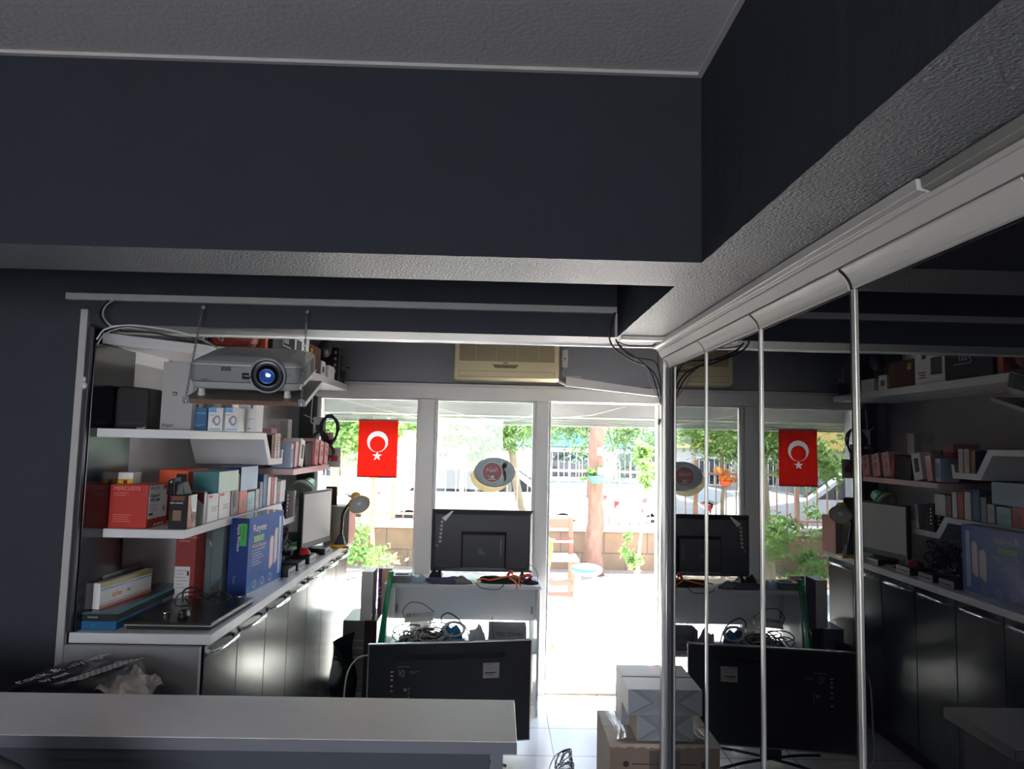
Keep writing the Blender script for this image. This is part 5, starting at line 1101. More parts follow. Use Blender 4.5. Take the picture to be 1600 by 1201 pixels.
# green lamp and white panel behind the monitor
r = empty('green_desk_lamp', (-1.36, 4.9, zt), 'bright green desk lamp with a white shade rim behind the monitor', 'desk lamp')
c = at(477, 762, Y=4.90); ax = Vector((-.25, -.75, -.45)).normalized()
MB().lathe([(.018, -.085), (.036, -.078), (.042, -.035), (.052, -.028), (.078, .02), (.075, .02), (.045, -.022), (.02, -.03)], c, ax, 26, greenp).build('shade', None, r)
MB().lathe([(.078, .019), (.082, .028), (.079, .045), (.066, .045), (.070, .028)], c, ax, 26, M('pale_green_rim', S(190, 215, 185), rough=.35)).build('rim', None, r)
MB().sph(c + ax * .018, .030, offw, 10).build('bulb', None, r)
MB().tube([c - ax * .08, c + Vector((-.03, .06, -.02)), c + Vector((-.05, .08, -.18)), Vector((c.x - .03, 4.96, zt + .02))], .008, 8, greenp, 6).build('arm', None, r)
MB().lathe([(.001, 0), (.07, 0), (.07, .012), (.02, .024), (.001, .024)], (c.x - .03, 4.96, zt), n=24, mat=greenp).build('base', None, r)
o = MB(); p = at(464, 762, Y=4.93); poly = [(-.075, -.13), (.045, -.13), (.070, .09), (.045, .125), (-.05, .135), (-.075, .10)]
o.prism(poly, Vector((p.x, 5.02, p.z - .0)), (1, 0, 0), (0, 0, 1), (0, .03, 0), whitep); o = o.build('plastic_shield', bevel=.01); o.location.z = zt + .075; tag(o, 'rounded white plastic panel standing behind the green lamp', 'panel')
o = carton('panel_stand', 'low dark box under the rounded white panel', p.x - .07, p.x + .04, 5.01, 5.06, zt, zt + .0745, {'d': darkgrey})
# dark red folder behind monitor
p = at(519, 760, Y=5.08)
o = MB().hexa([(p.x - .05, 5.08, zt), (p.x + .045, 5.08, zt), (p.x + .045, 5.10, zt), (p.x - .05, 5.10, zt), (p.x - .05, 5.10, p.z), (p.x + .030, 5.10, p.z), (p.x + .030, 5.12, p.z), (p.x - .05, 5.12, p.z)], M('dark_maroon', S(70, 26, 30), rough=.3)).build('maroon_folder', bevel=.004); tag(o, 'dark maroon folder standing between the monitor and the window', 'folder')
# cardboard carton with salmon side
o = carton('cardboard_carton', 'grey-brown cardboard carton with a salmon side behind the yellow lamp', at(508, 800, Y=5.0).x, at(547, 800, Y=5.0).x, 5.0, 5.19, zt, at(530, 791, Y=5.0).z, {'d': M('grey_brown_card', S(150, 142, 132), rough=.6), '+x': M('salmon_side', S(235, 150, 130), rough=.5)}, rz=-.04)
decal(o, '-y', (.0, 1, .60, .61), M('card_seam', S(105, 98, 90)), 'seam'); decal(o, '-y', (.70, .80, .62, .80), M('card_seam'), 'faint_mark')
# yellow lamp
r = empty('yellow_desk_lamp', (-1.07, 4.75, zt), 'yellow clip lamp with black gooseneck on the far end of the worktop', 'desk lamp')
hc = Vector((-.915, 4.66, 1.425)); ax = Vector((.42, -.72, -.48)).normalized()
MB().lathe([(.012, -.095), (.026, -.092), (.034, -.075), (.036, -.035), (.040, -.03), (.066, .012), (.072, .020), (.069, .021), (.040, -.024), (.02, -.028)], hc, ax, 30, yellow).build('shade', None, r)
MB().lathe([(.055, .010), (.0625, .020), (.060, .021), (.034, -.018), (.01, -.022), (.01, -.02), (.030, -.014)], hc, ax, 30, M('grey_reflector', (.5, .5, .5), rough=.3)).build('reflector', None, r)
MB().lathe([(.001, .012), (.026, .008), (.030, -.004), (.018, -.02), (.001, -.022)], hc, ax, 24, M('frosted_bulb', (.85, .84, .82), rough=.4)).build('bulb', None, r)
MB().tube([hc - ax * .085, (-.985, 4.725, 1.42), (-1.03, 4.74, 1.35), (-1.05, 4.80, 1.26), (-1.065, 4.86, 1.17)], .0105, 10, blackp, 8).build('gooseneck', None, r)
MB().hexa([(-1.105, 4.83, zt + .024), (-1.035, 4.83, zt + .024), (-1.035, 4.90, zt + .024), (-1.105, 4.90, zt + .024), (-1.083, 4.845, zt + .085), (-1.05, 4.845, zt + .085), (-1.05, 4.88, zt + .085), (-1.083, 4.88, zt + .085)], blackp).build('socket', None, r, .004)
mb = MB(); mb.prism([(0, 0), (.148, 0), (.152, .012), (.13, .022), (.07, .024), (.02, .027), (0, .020)], (-1.15, 4.815, zt), (1, 0, 0), (0, 0, 1), (0, .10, 0), yellow); mb.build('base', None, r, .004)
B(-1.04, -1.005, 4.812, 4.815, zt + .004, zt + .012, mat=blackp).build('clip_slot', None, r)
MB().tube([(-1.035, 4.84, zt + .05), (-1.015, 4.83, zt + .085), (-1.025, 4.83, zt + .11), (-1.045, 4.84, zt + .095)], .0022, 6, cableg, 5).build('spring', None, r)
# ================================================================ flag and window sticker
p = [at(561, 656, Y=5.22), at(622, 659, Y=5.22)]
fx0, fx1, fz1 = -1.064, -.764, 1.989; fz0 = 1.566
r = empty('flag', ((fx0 + fx1) / 2, 5.30, fz0), 'red flag with white crescent and star hanging in the left window pane', 'flag')
def cloth(u, v):     # u across, v up -> slight drape
    return Vector((fx0 + (fx1 - fx0) * u + .004 * (1 - v) * (-1 if u < .5 else 1) * 0, 5.305 + .004 * math.sin(u * 7 + v * 3) + .003 * math.sin(u * 19 - v * 5) * (1 - v), fz0 + (fz1 - fz0) * v))
mb = MB(); nx, ny = 110, 152; W_, H_ = fx1 - fx0, fz1 - fz0
vs = [cloth(i / nx, j / ny) for i in range(nx + 1) for j in range(ny + 1)]
def emblem(x, z):
    x -= .5 * W_ - .002
    if math.hypot(x, z - .626 * H_) < .0795 and math.hypot(x, z - .626 * H_ + .0184) > .0595: return True
    dx_, dz_ = x, z - .368 * H_; rr = math.hypot(dx_, dz_)
    if rr > .038: return False
    t = (math.atan2(dx_, dz_) % (2 * math.pi / 5)); t = min(t, 2 * math.pi / 5 - t)
    R_, r_ = .038, .0145; ax, ay, bx, by = R_, 0, r_ * math.cos(math.pi / 5), r_ * math.sin(math.pi / 5)
    px_, py_ = rr * math.cos(t), rr * math.sin(t); return (bx - ax) * (py_ - ay) - (by - ay) * (px_ - ax) > 0
for wh in (False, True):
    fs = [(i * (ny + 1) + j, (i + 1) * (ny + 1) + j, (i + 1) * (ny + 1) + j + 1, i * (ny + 1) + j + 1) for i in range(nx) for j in range(ny) if emblem((i + .5) / nx * W_, (j + .5) / ny * H_) == wh]
    if not wh: mb.add(vs, fs, flagred, True)
    else: k_ = mb.m(flagwhite); mb.f += fs; mb.mi += [k_] * len(fs); mb.sm += [True] * len(fs)
cl = mb.build('cloth', None, r)
mb = MB(); mb.box(fx0 - .002, fx1 + .002, 5.299, 5.311, fz1 - .003, fz1 + .012, M('pale_red_hem', S(200, 130, 125), rough=.7)); mb.build('top_hem', None, r, .002)
mb = MB(); mb.box(fx0, fx1, 5.299, 5.311, fz0 - .006, fz0 + .001, M('dark_red_hem', S(110, 12, 16), rough=.8)); mb.build('bottom_hem', None, r)
# eye shaped sticker on the middle pane
r = empty('window_sticker', (-.03, 5.31, 1.50), 'oval film sticker with a round red badge on the middle pane', 'sticker')
yS = YW + .0165; c = Vector((-.020, yS, 1.618)); N = 40
def flat(poly, y, mat, name, parent, th=.0006): return MB().prism(poly, (c.x, y, c.z), (1, 0, 0), (0, 0, 1), (0, th, 0), mat).build(name, None, parent)
mb = MB(); crv = []
lo = [(-.205, .018)] + [(-.205 + .41 * k / 16 - .0, .0 - .118 * math.sin(math.pi * (k / 16) ** .92) + .0) for k in range(1, 16)] + [(.135, -.055)]
hi = [(.130, -.035)] + [(.155 * math.cos(t), -.008 + .112 * -math.sin(t)) for t in [math.pi * (.12 + .80 * k / 14) for k in range(15)]] + [(-.175, .035)]
strip = MB(); L = 24; vs = []
for k in range(L + 1):
    t = math.pi * (1.02 - .80 * k / L * 1.0); ro, ri = (.178 + .030 * max(0, (4 - k)) / 4), .150
    a_ = t; wd = math.sin(math.pi * min(1, (k + 2) / (L + 2))) 
    vs += [(c.x - .012 + (.165 + .035 * wd * .6) * math.cos(a_), yS - .0004, c.z - .010 - (.112 + .034 * wd) * math.sin(a_)), (c.x + .152 * math.cos(a_), yS - .0004, c.z - .105 * math.sin(a_))]
strip.add(vs, [(2 * k, 2 * k + 2, 2 * k + 3, 2 * k + 1) for k in range(L)], frosty); strip.build('tan_band', None, r)
flat([(.158 * math.cos(2 * math.pi * k / N), .112 * math.sin(2 * math.pi * k / N)) for k in range(N)], yS - .0012, frost, 'grey_oval', r)
for i, yy in enumerate((yS - .0026, yS + .0016)):
    flat([(-.018 + .074 * math.cos(2 * math.pi * k / N), .0 + .074 * math.sin(2 * math.pi * k / N)) for k in range(N)], yy, M('badge_red', S(150, 10, 18), rough=.35), 'red_badge', r)
flat([(-.018 + .078 * math.cos(2 * math.pi * k / N), .0 + .078 * math.sin(2 * math.pi * k / N)) for k in range(N)], yS - .0018, white_ink, 'badge_edge', r, .0004)
uu, vv = (1, 0, 0), (0, 0, 1)
text_mesh('Fonri', .040, (c.x - .018, yS - .0032, c.z + .002), uu, vv, white_ink, r, align='CENTER', sx=1.05, font_bold=.0006)
mb = MB(); O_ = (c.x - .018, yS - .0034, c.z); 
for (px_, pz, w2, h2) in ((-.030, .028, .010, .004), (-.014, .032, .004, .009), (.0, .030, .010, .004), (.016, .029, .005, .008), (.030, .031, .006, .010), (-.026, -.030, .018, .008), (.002, -.034, .022, .017)):
    mb.prism([(px_ - w2 / 2, pz - h2 / 2), (px_ + w2 / 2, pz - h2 / 2 + .003), (px_ + w2 / 2, pz + h2 / 2), (px_ - w2 / 2, pz + h2 / 2 - .003)], O_, uu, vv, (0, .0006, 0), white_ink)
mb.prism([(-.024, -.047), (.020, -.047), (.020, -.044), (-.024, -.044)], O_, uu, vv, (0, .0006, 0), white_ink); mb.prism([(-.036, -.057), (.030, -.057), (.030, -.053), (-.036, -.053)], O_, uu, vv, (0, .0006, 0), white_ink)
mb.build('small_print', None, r)
flat([(.052, .045), (.070, .075), (.080, .060), (.095, .075), (.090, .035), (.070, .030), (.090, -.005), (.094, -.045), (.070, -.075), (.075, -.030), (.062, -.010), (.068, .02)], yS - .0017, frosty, 'tan_print', r, .0004)

# ================================================================ desk by the window with the upper television
DT = .866
r = empty('white_desk', (-.21, 5.0, 0), 'white laminate desk in front of the window carrying the smaller television', 'desk')
B(-.755, .325, 4.84, 5.235, DT - .022, DT, mat=whitelam).build('desktop', None, r, .001)
B(-.745, -.727, 4.85, 5.22, 0, DT - .0225, mat=whitelam).build('side_panel', None, r, .001)
B(.296, .314, 4.85, 5.22, 0, DT - .0225, mat=whitelam).build('side_panel', None, r, .001)
zb = at(700, 967, Y=5.18).z
B(-.726, .295, 5.17, 5.188, zb, DT - .0225, mat=whitelam).build('modesty_panel', None, r, .001)
B(-.726, .295, 4.86, 5.20, .405, .423, mat=whitelam).build('lower_shelf', None, r, .001)
mb = MB(); 
for x in (-.715, .270): mb.box(x, x + .014, 5.158, 5.17, .60, .655, silver)
mb.build('angle_bracket', None, r, .001)
DZ = DT + e
# upper TV (seen from the rear)
r = empty('television', (-.10, 5.13, DZ), 'smaller black television seen from behind on the white desk', 'television')
x0, x1, z0, z1 = -.468, .274, .905, 1.350; yb0 = 5.095
B(x0, x1, yb0 + .035, yb0 + .055, z0, z1, mat=blackp).build('screen_frame', None, r, .004)
mb = MB(); mb.hexa([(x0 + .025, yb0, z0 + .03), (x1 - .025, yb0, z0 + .03), (x1 - .002, yb0 + .036, z0 + .004), (x0 + .002, yb0 + .036, z0 + .004), (x0 + .025, yb0, z1 - .03), (x1 - .025, yb0, z1 - .03), (x1 - .002, yb0 + .036, z1 - .003), (x0 + .002, yb0 + .036, z1 - .003)], M('black_back_shell', (.022, .022, .027), rough=.42, bump=.1, bscale=300)); mb.build('rear_shell', None, r, .006)
mb = MB(); bx0, bx1 = -.25, .08; mb.hexa([(bx0 + .012, yb0 - .028, z0 + .04), (bx1 - .012, yb0 - .028, z0 + .04), (bx1, yb0 + .001, z0 + .025), (bx0, yb0 + .001, z0 + .025), (bx0 + .012, yb0 - .028, 1.178), (bx1 - .012, yb0 - .028, 1.178), (bx1, yb0 + .001, 1.20), (bx0, yb0 + .001, 1.20)], M('black_back_shell')); bb = mb.build('electronics_bulge', None, r, .004)
mb = MB()
for x in (-.195, .03):
    for z in (.985, 1.13): mb.lathe([(.001, 0), (.005, 0), (.005, .002), (.001, .002)], (x, yb0 - .0282, z), (0, -1, 0), 10, darkgrey)
mb.build('mount_screws', None, bb)
mb = MB()
for k in range(4): mb.box(-.125, -.125 + (.035, .03, .045, .055)[k], yb0 - .0290, yb0 - .0282, 1.072 - k * .010, 1.075 - k * .010, midgrey)
mb.build('small_print', None, bb)
B(.036, .042, yb0 - .0295, yb0 - .0282, 1.03, 1.15, mat=midgrey).build('painted_edge_glint', None, bb)  # grey strip standing in for a glint of light on the bulge
for s_, xa_, xb_ in ((0, x0 + .02, bx0 - .01), (1, bx1 + .01, x1 - .02)):
    mb = MB(); mb.box(xa_ + .01, xb_ - .01, yb0 - .004, yb0 + .001, 1.078, 1.083, darkgrey); mb.box(xa_ + .03, xb_ - .03, yb0 - .003, yb0 + .001, z0 + .045, z0 + .050, darkgrey); mb.build('rib', None, r, .001)
q = [at(x, y, Y=yb0 - .001) for x, y in ((690, 809), (706, 798), (709, 798), (696, 814))]
MB().add([v_ + Vector((0, -.0006, 0)) for v_ in q] + [v_ + Vector((0, .0006, 0)) for v_ in q], [(0, 1, 2, 3), (7, 6, 5, 4), (0, 4, 5, 1), (1, 5, 6, 2), (2, 6, 7, 3), (3, 7, 4, 0)], white_ink).build('slanted_strip', None, r)
for k in range(6):
    p = at(690.7 - k * .6, 815 + k * 6.05, Y=yb0 - .001)
    MB().lathe([(.0075, 0), (.0105, 0), (.0105, .0012), (.0075, .0012)], p, (0, -1, 0), 16, M('grey_ink', (.45, .45, .45))).build('round_icon', None, r)
text_mesh('Sy', .02, at(681, 853, Y=yb0 - .002), uu, vv, M('grey_ink'), r)
for x in (-.40, .20):
    MB().hexa([(x - .02, 5.05, DZ), (x + .02, 5.05, DZ), (x + .02, 5.20, DZ), (x - .02, 5.20, DZ), (x - .008, 5.12, z0 + .012), (x + .008, 5.12, z0 + .012), (x + .008, 5.135, z0 + .012), (x - .008, 5.135, z0 + .012)], blackp).build('foot', None, r, .002)
# stack of three disc drives at the left end of the desk
for k in range(3):
    z = DZ + k * .0165
    r = empty('flat_drive', (-.66, 4.93, z), ['grey flat drive at the bottom of the stack on the left end of the desk', 'grey flat drive in the middle of the stack on the left end of the desk', 'grey flat drive topmost of the stack on the left end of the desk'][k], 'drive', 'stack of flat drives on the desk')
    B(-.722, -.585, 4.87, 5.0, z, z + .0155, mat=midgrey).build('case', None, r, .001)
    B(-.718, -.60, 4.8685, 4.87, z + .009, z + .012, mat=blackp).build('slot', None, r)
o = B(-.69, -.60, 4.90, 4.95, DZ + .051, DZ + .054, mat=blackm).build('black_card', bevel=.0008); tag(o, 'thin black lid lying on top of the stack of flat drives', 'lid')
# crumpled things in front of the TV
def crumple(name, label, cat, cx_, cy_, rx, ry, h, mat, seed, z=DZ, sq=1.0):
    rnd = random.Random(seed); mb = MB(); mb.sph((0, 0, 0), 1.0, mat, 12); ph = [rnd.uniform(0, 6) for _ in range(6)]
    mb.v = [Vector((cx_ + q.x * rx * (1 + .18 * math.sin(q.z * 4 + q.y * 5 + ph[0])), cy_ + q.y * ry, z + max(0, q.z) ** .6 * h * (.85 + .15 * math.sin(q.x * 5 + ph[1]) + .07 * math.sin(q.x * 11 + q.y * 9 + ph[2])))) for q in mb.v]
    mb.v = [Vector((q.x, q.y, max(z, q.z))) for q in mb.v]
    return tag(mb.build(name), label, cat)
crumple('plastic_bag', 'pale blue crumpled plastic bag beside the stack of drives', 'bag', -.535, 4.92, .055, .05, .06, M('pale_blue_film', S(170, 190, 210), rough=.2, bump=.6, bscale=40), 1)
crumple('blue_cloth', 'dark blue-violet folded cloth lying on the desk before the television', 'cloth', -.33, 4.91, .145, .06, .045, M('blue_violet_cloth', S(78, 80, 108), rough=.7, bump=.3), 2)
crumple('black_pouch', 'black pointed pouch on the blue cloth under the television corner', 'pouch', -.42, 4.98, .04, .03, .085, blackm, 3)
crumple('grey_film', 'grey crumpled plastic film at the middle of the desk edge', 'film', -.24, 4.885, .075, .03, .055, M('grey_film', S(130, 130, 132), rough=.2, bump=.7, bscale=40), 4)
crumple('black_cloth', 'black cable cover heap at the right part of the desk', 'cover', .06, 4.96, .16, .06, .05, blackm, 6)
rnd = random.Random(17)
for k, (lb, m_, pts) in enumerate((('orange test lead curling at the right end of the desk', orangep, [(-.05, 4.87, DZ + .03), (.0, 4.86, DZ + .04), (.06, 4.86, DZ + .055), (.12, 4.87, DZ + .06), (.17, 4.88, DZ + .05)]), ('orange cable hanging over the right end of the desk edge', orangep, [(.10, 4.86, DZ + .05), (.14, 4.85, DZ + .03), (.155, 4.835, DZ + .0), (.15, 4.83, DZ - .02)]), ('second orange cable crossing the first one by the red clip', orangep, [(.12, 4.88, DZ + .07), (.17, 4.87, DZ + .05), (.165, 4.85, DZ + .02), (.18, 4.835, DZ + .005)]), ('red-orange lead lying left of the orange ones', M('red_orange', S(225, 85, 50), rough=.4), [(-.12, 4.88, DZ + .03), (-.08, 4.87, DZ + .04), (-.04, 4.87, DZ + .03)]))): cable(lb, pts, .0055, m_, 'test_lead')
tag(MB().tube([(.09, 4.90, DZ + .06), (.11, 4.89, DZ + .09), (.125, 4.89, DZ + .075)], .010, 8, redb, 3).build('red_clip'), 'upright red clip among the orange leads', 'clip')
tag(MB().tube([(.19, 4.90, DZ + .05), (.235, 4.90, DZ + .065), (.26, 4.90, DZ + .05)], .012, 8, redb, 3).build('red_clip'), 'lying red clip at the right end of the desk', 'clip')
crumple('black_adapter', 'black adapter block at the far right end of the desk', 'adapter', .255, 4.93, .05, .04, .045, blackp, 9)
cable('thin black cable dipping over the front edge of the desk', [(-.13, 4.86, DZ + .012), (-.10, 4.832, DZ - .01), (-.04, 4.828, DZ - .022), (.03, 4.828, DZ - .02), (.07, 4.85, DZ + .012)], .003, cableb)
cable('thin cable looping beside the television right foot', [(.20, 4.95, DZ + .12), (.24, 4.95, DZ + .13), (.29, 4.93, DZ + .09), (.30, 4.90, DZ + .03), (.27, 4.88, DZ + .01)], .002, cableb)
# lower shelf: power strip, cables, cartons
SZ = .4235
c = at(668, 968, Y=4.92)
r = empty('power_strip', (-.60, 4.92, .55), 'white power strip with round sockets on the cable heap under the desk', 'power strip')
pa, pb = at(632, 965, Y=4.90), at(678, 962, Y=4.90)
mb = MB(); mb.hexa([(pa.x, 4.88, pa.z - .030), (pb.x, 4.88, pb.z - .028), (pb.x, 4.94, pb.z - .010), (pa.x, 4.94, pa.z - .010), (pa.x, 4.895, pa.z + .002), (pb.x, 4.895, pb.z + .006), (pb.x, 4.95, pb.z + .022), (pa.x, 4.95, pa.z + .02)], whitep); mb.build('body', None, r, .005)
for k in range(4):
    t = (k + .6) / 4.4; p = Vector((pa.x + (pb.x - pa.x) * t, 4.905, pa.z + .008 + t * .004)); MB().lathe([(.001, .002), (.013, .002), (.017, .006), (.019, .006), (.019, 0), (.001, 0)], p + Vector((0, .012, .004)), (0, -.35, 1), 18, M('socket_grey', (.48, .48, .47), rough=.4)).build('socket', None, r)
rnd = random.Random(23)
heap = [(-.55, 4.97, SZ + .035, .13, .12, .035)]
crumple('cable_coil', 'dark coiled cables at the bottom of the heap under the desk', 'cables', -.52, 4.97, .17, .09, .075, M('dark_coil', (.03, .03, .033), rough=.5, bump=.9, bscale=12, stretch=(1, 1, 8)), 12, z=SZ)
crumple('cable_heap_core', 'tangled grey cables bundled under the power strip', 'cables', -.44, 4.99, .13, .07, .11, M('tangled_cable_grey', (.20, .195, .19), rough=.6, bump=.9, bscale=30), 13, z=SZ)
for k in range(20):
    cx_ = rnd.uniform(-.62, -.36); cz_ = SZ + rnd.uniform(.06, .13); rx = rnd.uniform(.04, .12); pts = []
    t0 = rnd.uniform(0, 6); 
    for j in range(7): t = t0 + j * .9; pts.append((cx_ + rx * math.cos(t), 4.885 + rnd.uniform(0, .03), max(SZ + .01, cz_ + rx * .45 * math.sin(t))))
    tag(MB().tube(pts, .0045, 6, (cablew, cableg, cablew, cableb)[k % 4], 5).build('cable'), 'loop of thin cable in the tangled heap under the desk', 'cable', 'tangled cables under the desk')
for k in range(4): cable('pale cable fanning down at the left of the heap under the desk', [(-.60 + k * .028, 4.868, SZ + .12), (-.635 + k * .03, 4.862, SZ + .07), (-.68 + k * .04, 4.858, SZ + .012)], .0045, cableg, group='fanned cable ends under the desk')
cable('thin dark cable arching high over the power strip', [(pa.x + .0, 4.9, pa.z), (pa.x - .012, 4.9, pa.z + .05), (pa.x + .04, 4.9, pa.z + .105), (pa.x + .12, 4.91, pa.z + .095), (pa.x + .20, 4.92, pa.z + .04)], .0028, darkgrey)
cable('thick black cable arching over the blue bag', [(-.36, 4.92, SZ + .17), (-.36, 4.92, SZ + .21), (-.32, 4.92, SZ + .235), (-.27, 4.92, SZ + .215), (-.23, 4.93, SZ + .175), (-.22, 4.94, SZ + .15)], .005, cableb)
crumple('blue_bag', 'blue plastic wrap holding a coil of white cable under the desk', 'bag', -.30, 4.96, .075, .05, .17, M('blue_film', S(40, 110, 170), rough=.3, bump=.5), 14, z=SZ)
for k in range(3): cable('ring of white cable leaning on the blue wrap under the desk', [(-.27 + (.075 - k * .006) * math.cos(t), 4.895 - k * .004 + .004 * math.sin(t), SZ + .135 + (.05 - k * .004) * math.sin(t)) for t in [2 * math.pi * j / 12 for j in range(13)]], .0045, cablew, group='white cable rings on the blue wrap')
cable('white cable running down to the right from the white rings', [(-.23, 4.90, SZ + .18), (-.19, 4.88, SZ + .15), (-.165, 4.87, SZ + .07), (-.15, 4.865, SZ + .006)], .0045, cablew)
o = carton('grey_blue_carton', 'small grey box with a light blue top under the coil of white cable', -.325, -.195, 4.872, 4.90, SZ + e, SZ + .070, {'d': greycard, '+z': bluel}); ftext(o, '-y', 'DETON', .62, .55, .013, black_ink); bars(o, '-y', .2, .4, .5, .1, 2, .05, black_ink); decal(o, '-y', (.7, .98, .05, .12), bluebox, 'blue_mark')
o = carton('tecnowin_carton', 'grey carton with thin dark lettering at the right under the desk', *(lambda a, b: (a.x, b.x, 4.95, 5.10, SZ + e, b.z))(at(763, 979, Y=4.95), at(823, 980, Y=4.95)), {'d': greycard}); ftext(o, '-y', 'TEC OWIN', .20, .56, .036, black_ink, sx=1.05); disc(o, '-y', .10, .28, .008, black_ink, 'round_mark'); bars(o, '-y', .18, .27, .55, .1, 1, .03, black_ink)
o = crumple('white_bag', 'clear white bag between the blue wrap and the grey carton', 'bag', -.115, 5.02, .055, .05, .14, M('white_film', (.6, .6, .6), rough=.3, bump=.4), 15, z=SZ)
cable('thin black cord hanging behind the lettered grey carton', [(-.01, 4.94, SZ + .21), (-.005, 4.94, SZ + .12), (.02, 4.94, SZ + .01)], .0022, cableb)
# ================================================================ larger television on the floor
r = empty('television', (-.24, 4.2, 0), 'larger black television seen from behind standing on the floor', 'television')
A_, B_ = Vector((-.712, 4.10, 0)), Vector((.226, 4.25, 0)); d = (B_ - A_).normalized(); nn = Vector((d.y, -d.x, 0)); tz0, tz1 = .098, .672
def pl(mb, u0, u1, o0, o1, z0, z1, mat, slope=0): 
    a, b = A_ + d * u0, A_ + d * u1
    mb.hexa([a + nn * o1 + Vector((0, 0, z0)), b + nn * o1 + Vector((0, 0, z0)), b + nn * o0 + Vector((0, 0, z0)), a + nn * o0 + Vector((0, 0, z0)), a + nn * o1 + Vector((0, 0, z1)), b + nn * o1 + Vector((0, 0, z1)), b + nn * o0 + Vector((0, 0, z1)), a + nn * o0 + Vector((0, 0, z1))], mat); return mb
TWd = (B_ - A_).length
shell2 = M('television_back', (.020, .020, .024), rough=.38, var=.15)
pl(MB(), 0, TWd, -.034, -.014, tz0, tz1, blackp).build('screen', None, r, .002)
pl(MB(), .004, TWd - .004, -.0138, 0, tz0 + .004, tz1 - .006, shell2).build('rear_shell', None, r, .003)
mb = MB(); pl(mb, -.003, TWd + .003, -.016, .002, tz1 - .004, tz1 + .002, M('bright_rim', (.75, .72, .70), rough=.2, metal=.6)); pl(mb, -.005, .001, -.016, .002, tz0, tz1, M('bright_rim')); pl(mb, TWd - .001, TWd + .005, -.016, .002, tz0, tz1, M('bright_rim')); pl(mb, -.003, TWd + .003, -.016, .002, tz0 - .003, tz0 + .003, M('bright_rim')); mb.build('rim', None, r)
pl(MB(), .14, .80, .0005, .006, .575, .605, M('television_back')).build('vent_strip', None, r, .001)
mb = MB()
for k in range(14): pl(mb, .145, .795, .0062, .0066, .577 + k * .002, .5778 + k * .002, blackm)
mb.build('vent_slots', None, r)
pl(MB(), .035, .09, .0005, .004, .15, .53, M('television_back')).build('side_plate', None, r, .001)
pl(MB(), .665, .762, .0005, .0012, .460, .548, M('label_paper', (.62, .60, .55), rough=.6)).build('rating_label', None, r)
text_mesh('SAMSUNG', .009, A_ + d * .675 + nn * .0016 + Vector((0, 0, .537)), d, vv, black_ink, r)
mb = MB(); pl(mb, .675, .74, .0014, .0018, .488, .494, black_ink); pl(mb, .685, .725, .0014, .0018, .478, .481, black_ink); pl(mb, .675, .745, .0014, .0018, .525, .527, M('grey_ink')); pl(mb, .675, .745, .0014, .0018, .514, .516, M('grey_ink')); mb.build('small_print', None, r)
for k, z in enumerate((.515, .492, .470, .436, .408, .362)): pl(MB(), .128, .142, .0005, .002, z - .004, z + .004, (white_ink, white_ink, white_ink, white_ink, M('lime_port', S(200, 200, 80)), white_ink)[k]).build('port', None, r)
mb = MB(); pl(mb, .205, .222, .0005, .002, .405, .42, M('grey_ink')); 
for z in (.42, .405, .39, .37): pl(mb, .230, .238, .0005, .002, z - .003, z + .003, M('grey_ink'))
mb.build('port_labels', None, r)
mb = MB(); pl(mb, .165, .235, .0005, .0012, .540, .543, M('grey_ink')); pl(mb, .235, .29, .0005, .0012, .512, .514, M('grey_ink')); pl(mb, .235, .275, .0005, .0012, .504, .506, M('grey_ink')); mb.build('header_print', None, r)
sq = [A_ + d * (.19 + .018 * math.sin(k * 1.3)) + nn * .0015 + Vector((0, 0, .505 + .022 * math.cos(k * 1.9))) for k in range(16)]
MB().tube(sq, .0006, 4, M('grey_ink'), 3).build('scribble', None, r)
nk = A_ + d * (TWd * .5)
pl(MB(), TWd / 2 - .06, TWd / 2 + .06, -.03, -.01, .03, tz0 + .04, blackp).build('neck', None, r, .002)
mb = MB(); c = Vector((nk.x, nk.y, 0)) - nn * .02
for (ax_, ay) in ((-.32, -.14), (.32, -.14), (-.32, .16), (.32, .16)): mb.tube([c + Vector((0, 0, .034)), c + d * ax_ * .5 + nn * (-ay) * .5 + Vector((0, 0, .028)), c + d * ax_ - nn * ay + Vector((0, 0, .010))], .009, 8, M('dark_chrome', (.18, .18, .19), rough=.2, metal=.9), 4)
mb.build('stand', None, r)
cable('pale cable looping on the floor left of the larger television', [(-.716, 4.15, .60), (-.80, 4.2, .56), (-.86, 4.22, .45), (-.87, 4.22, .2), (-.86, 4.2, .05), (-.80, 4.15, .005), (-.74, 4.1, .006)], .0045, cablew)
cable('second pale cable lying across the floor by the computer tower', [(-.95, 4.5, .006), (-.90, 4.45, .03), (-.84, 4.40, .02), (-.76, 4.36, .006)], .004, cablew)
# ================================================================ left of the desk
r = empty('computer_tower', (-.93, 4.95, 0), 'dark computer tower with grey drive front between cabinets and desk', 'computer')
a, b = at(566, 1069, Y=4.85), at(589, 970, Y=4.85)
B(a.x, b.x, 4.85, 5.22, .0, b.z, mat=M('dark_brown_case', (.03, .018, .018), rough=.35)).build('side_cover', None, r, .002)
B(-1.03, a.x - .001, 4.87, 5.22, .0, b.z - .004, mat=M('steel_grey', (.22, .23, .24), rough=.35, metal=.3)).build('front_panel', None, r, .002)
for z in (.12, .20, .36, .42, .47): B(-1.025, a.x - .005, 4.864, 4.8695, z, z + .012, mat=silver).build('drive_bezel', None, r, .001)
o = carton('printer_carton', 'white carton with a purple lettered side standing on the computer tower', *(lambda p, q: (at(563, 950, Y=4.86).x, q.x, 4.86, 5.02, b.z + .002, q.z))(at(563, 968, Y=4.86), at(584, 893, Y=4.86)), {'d': white, '+x': purple})
tb = o
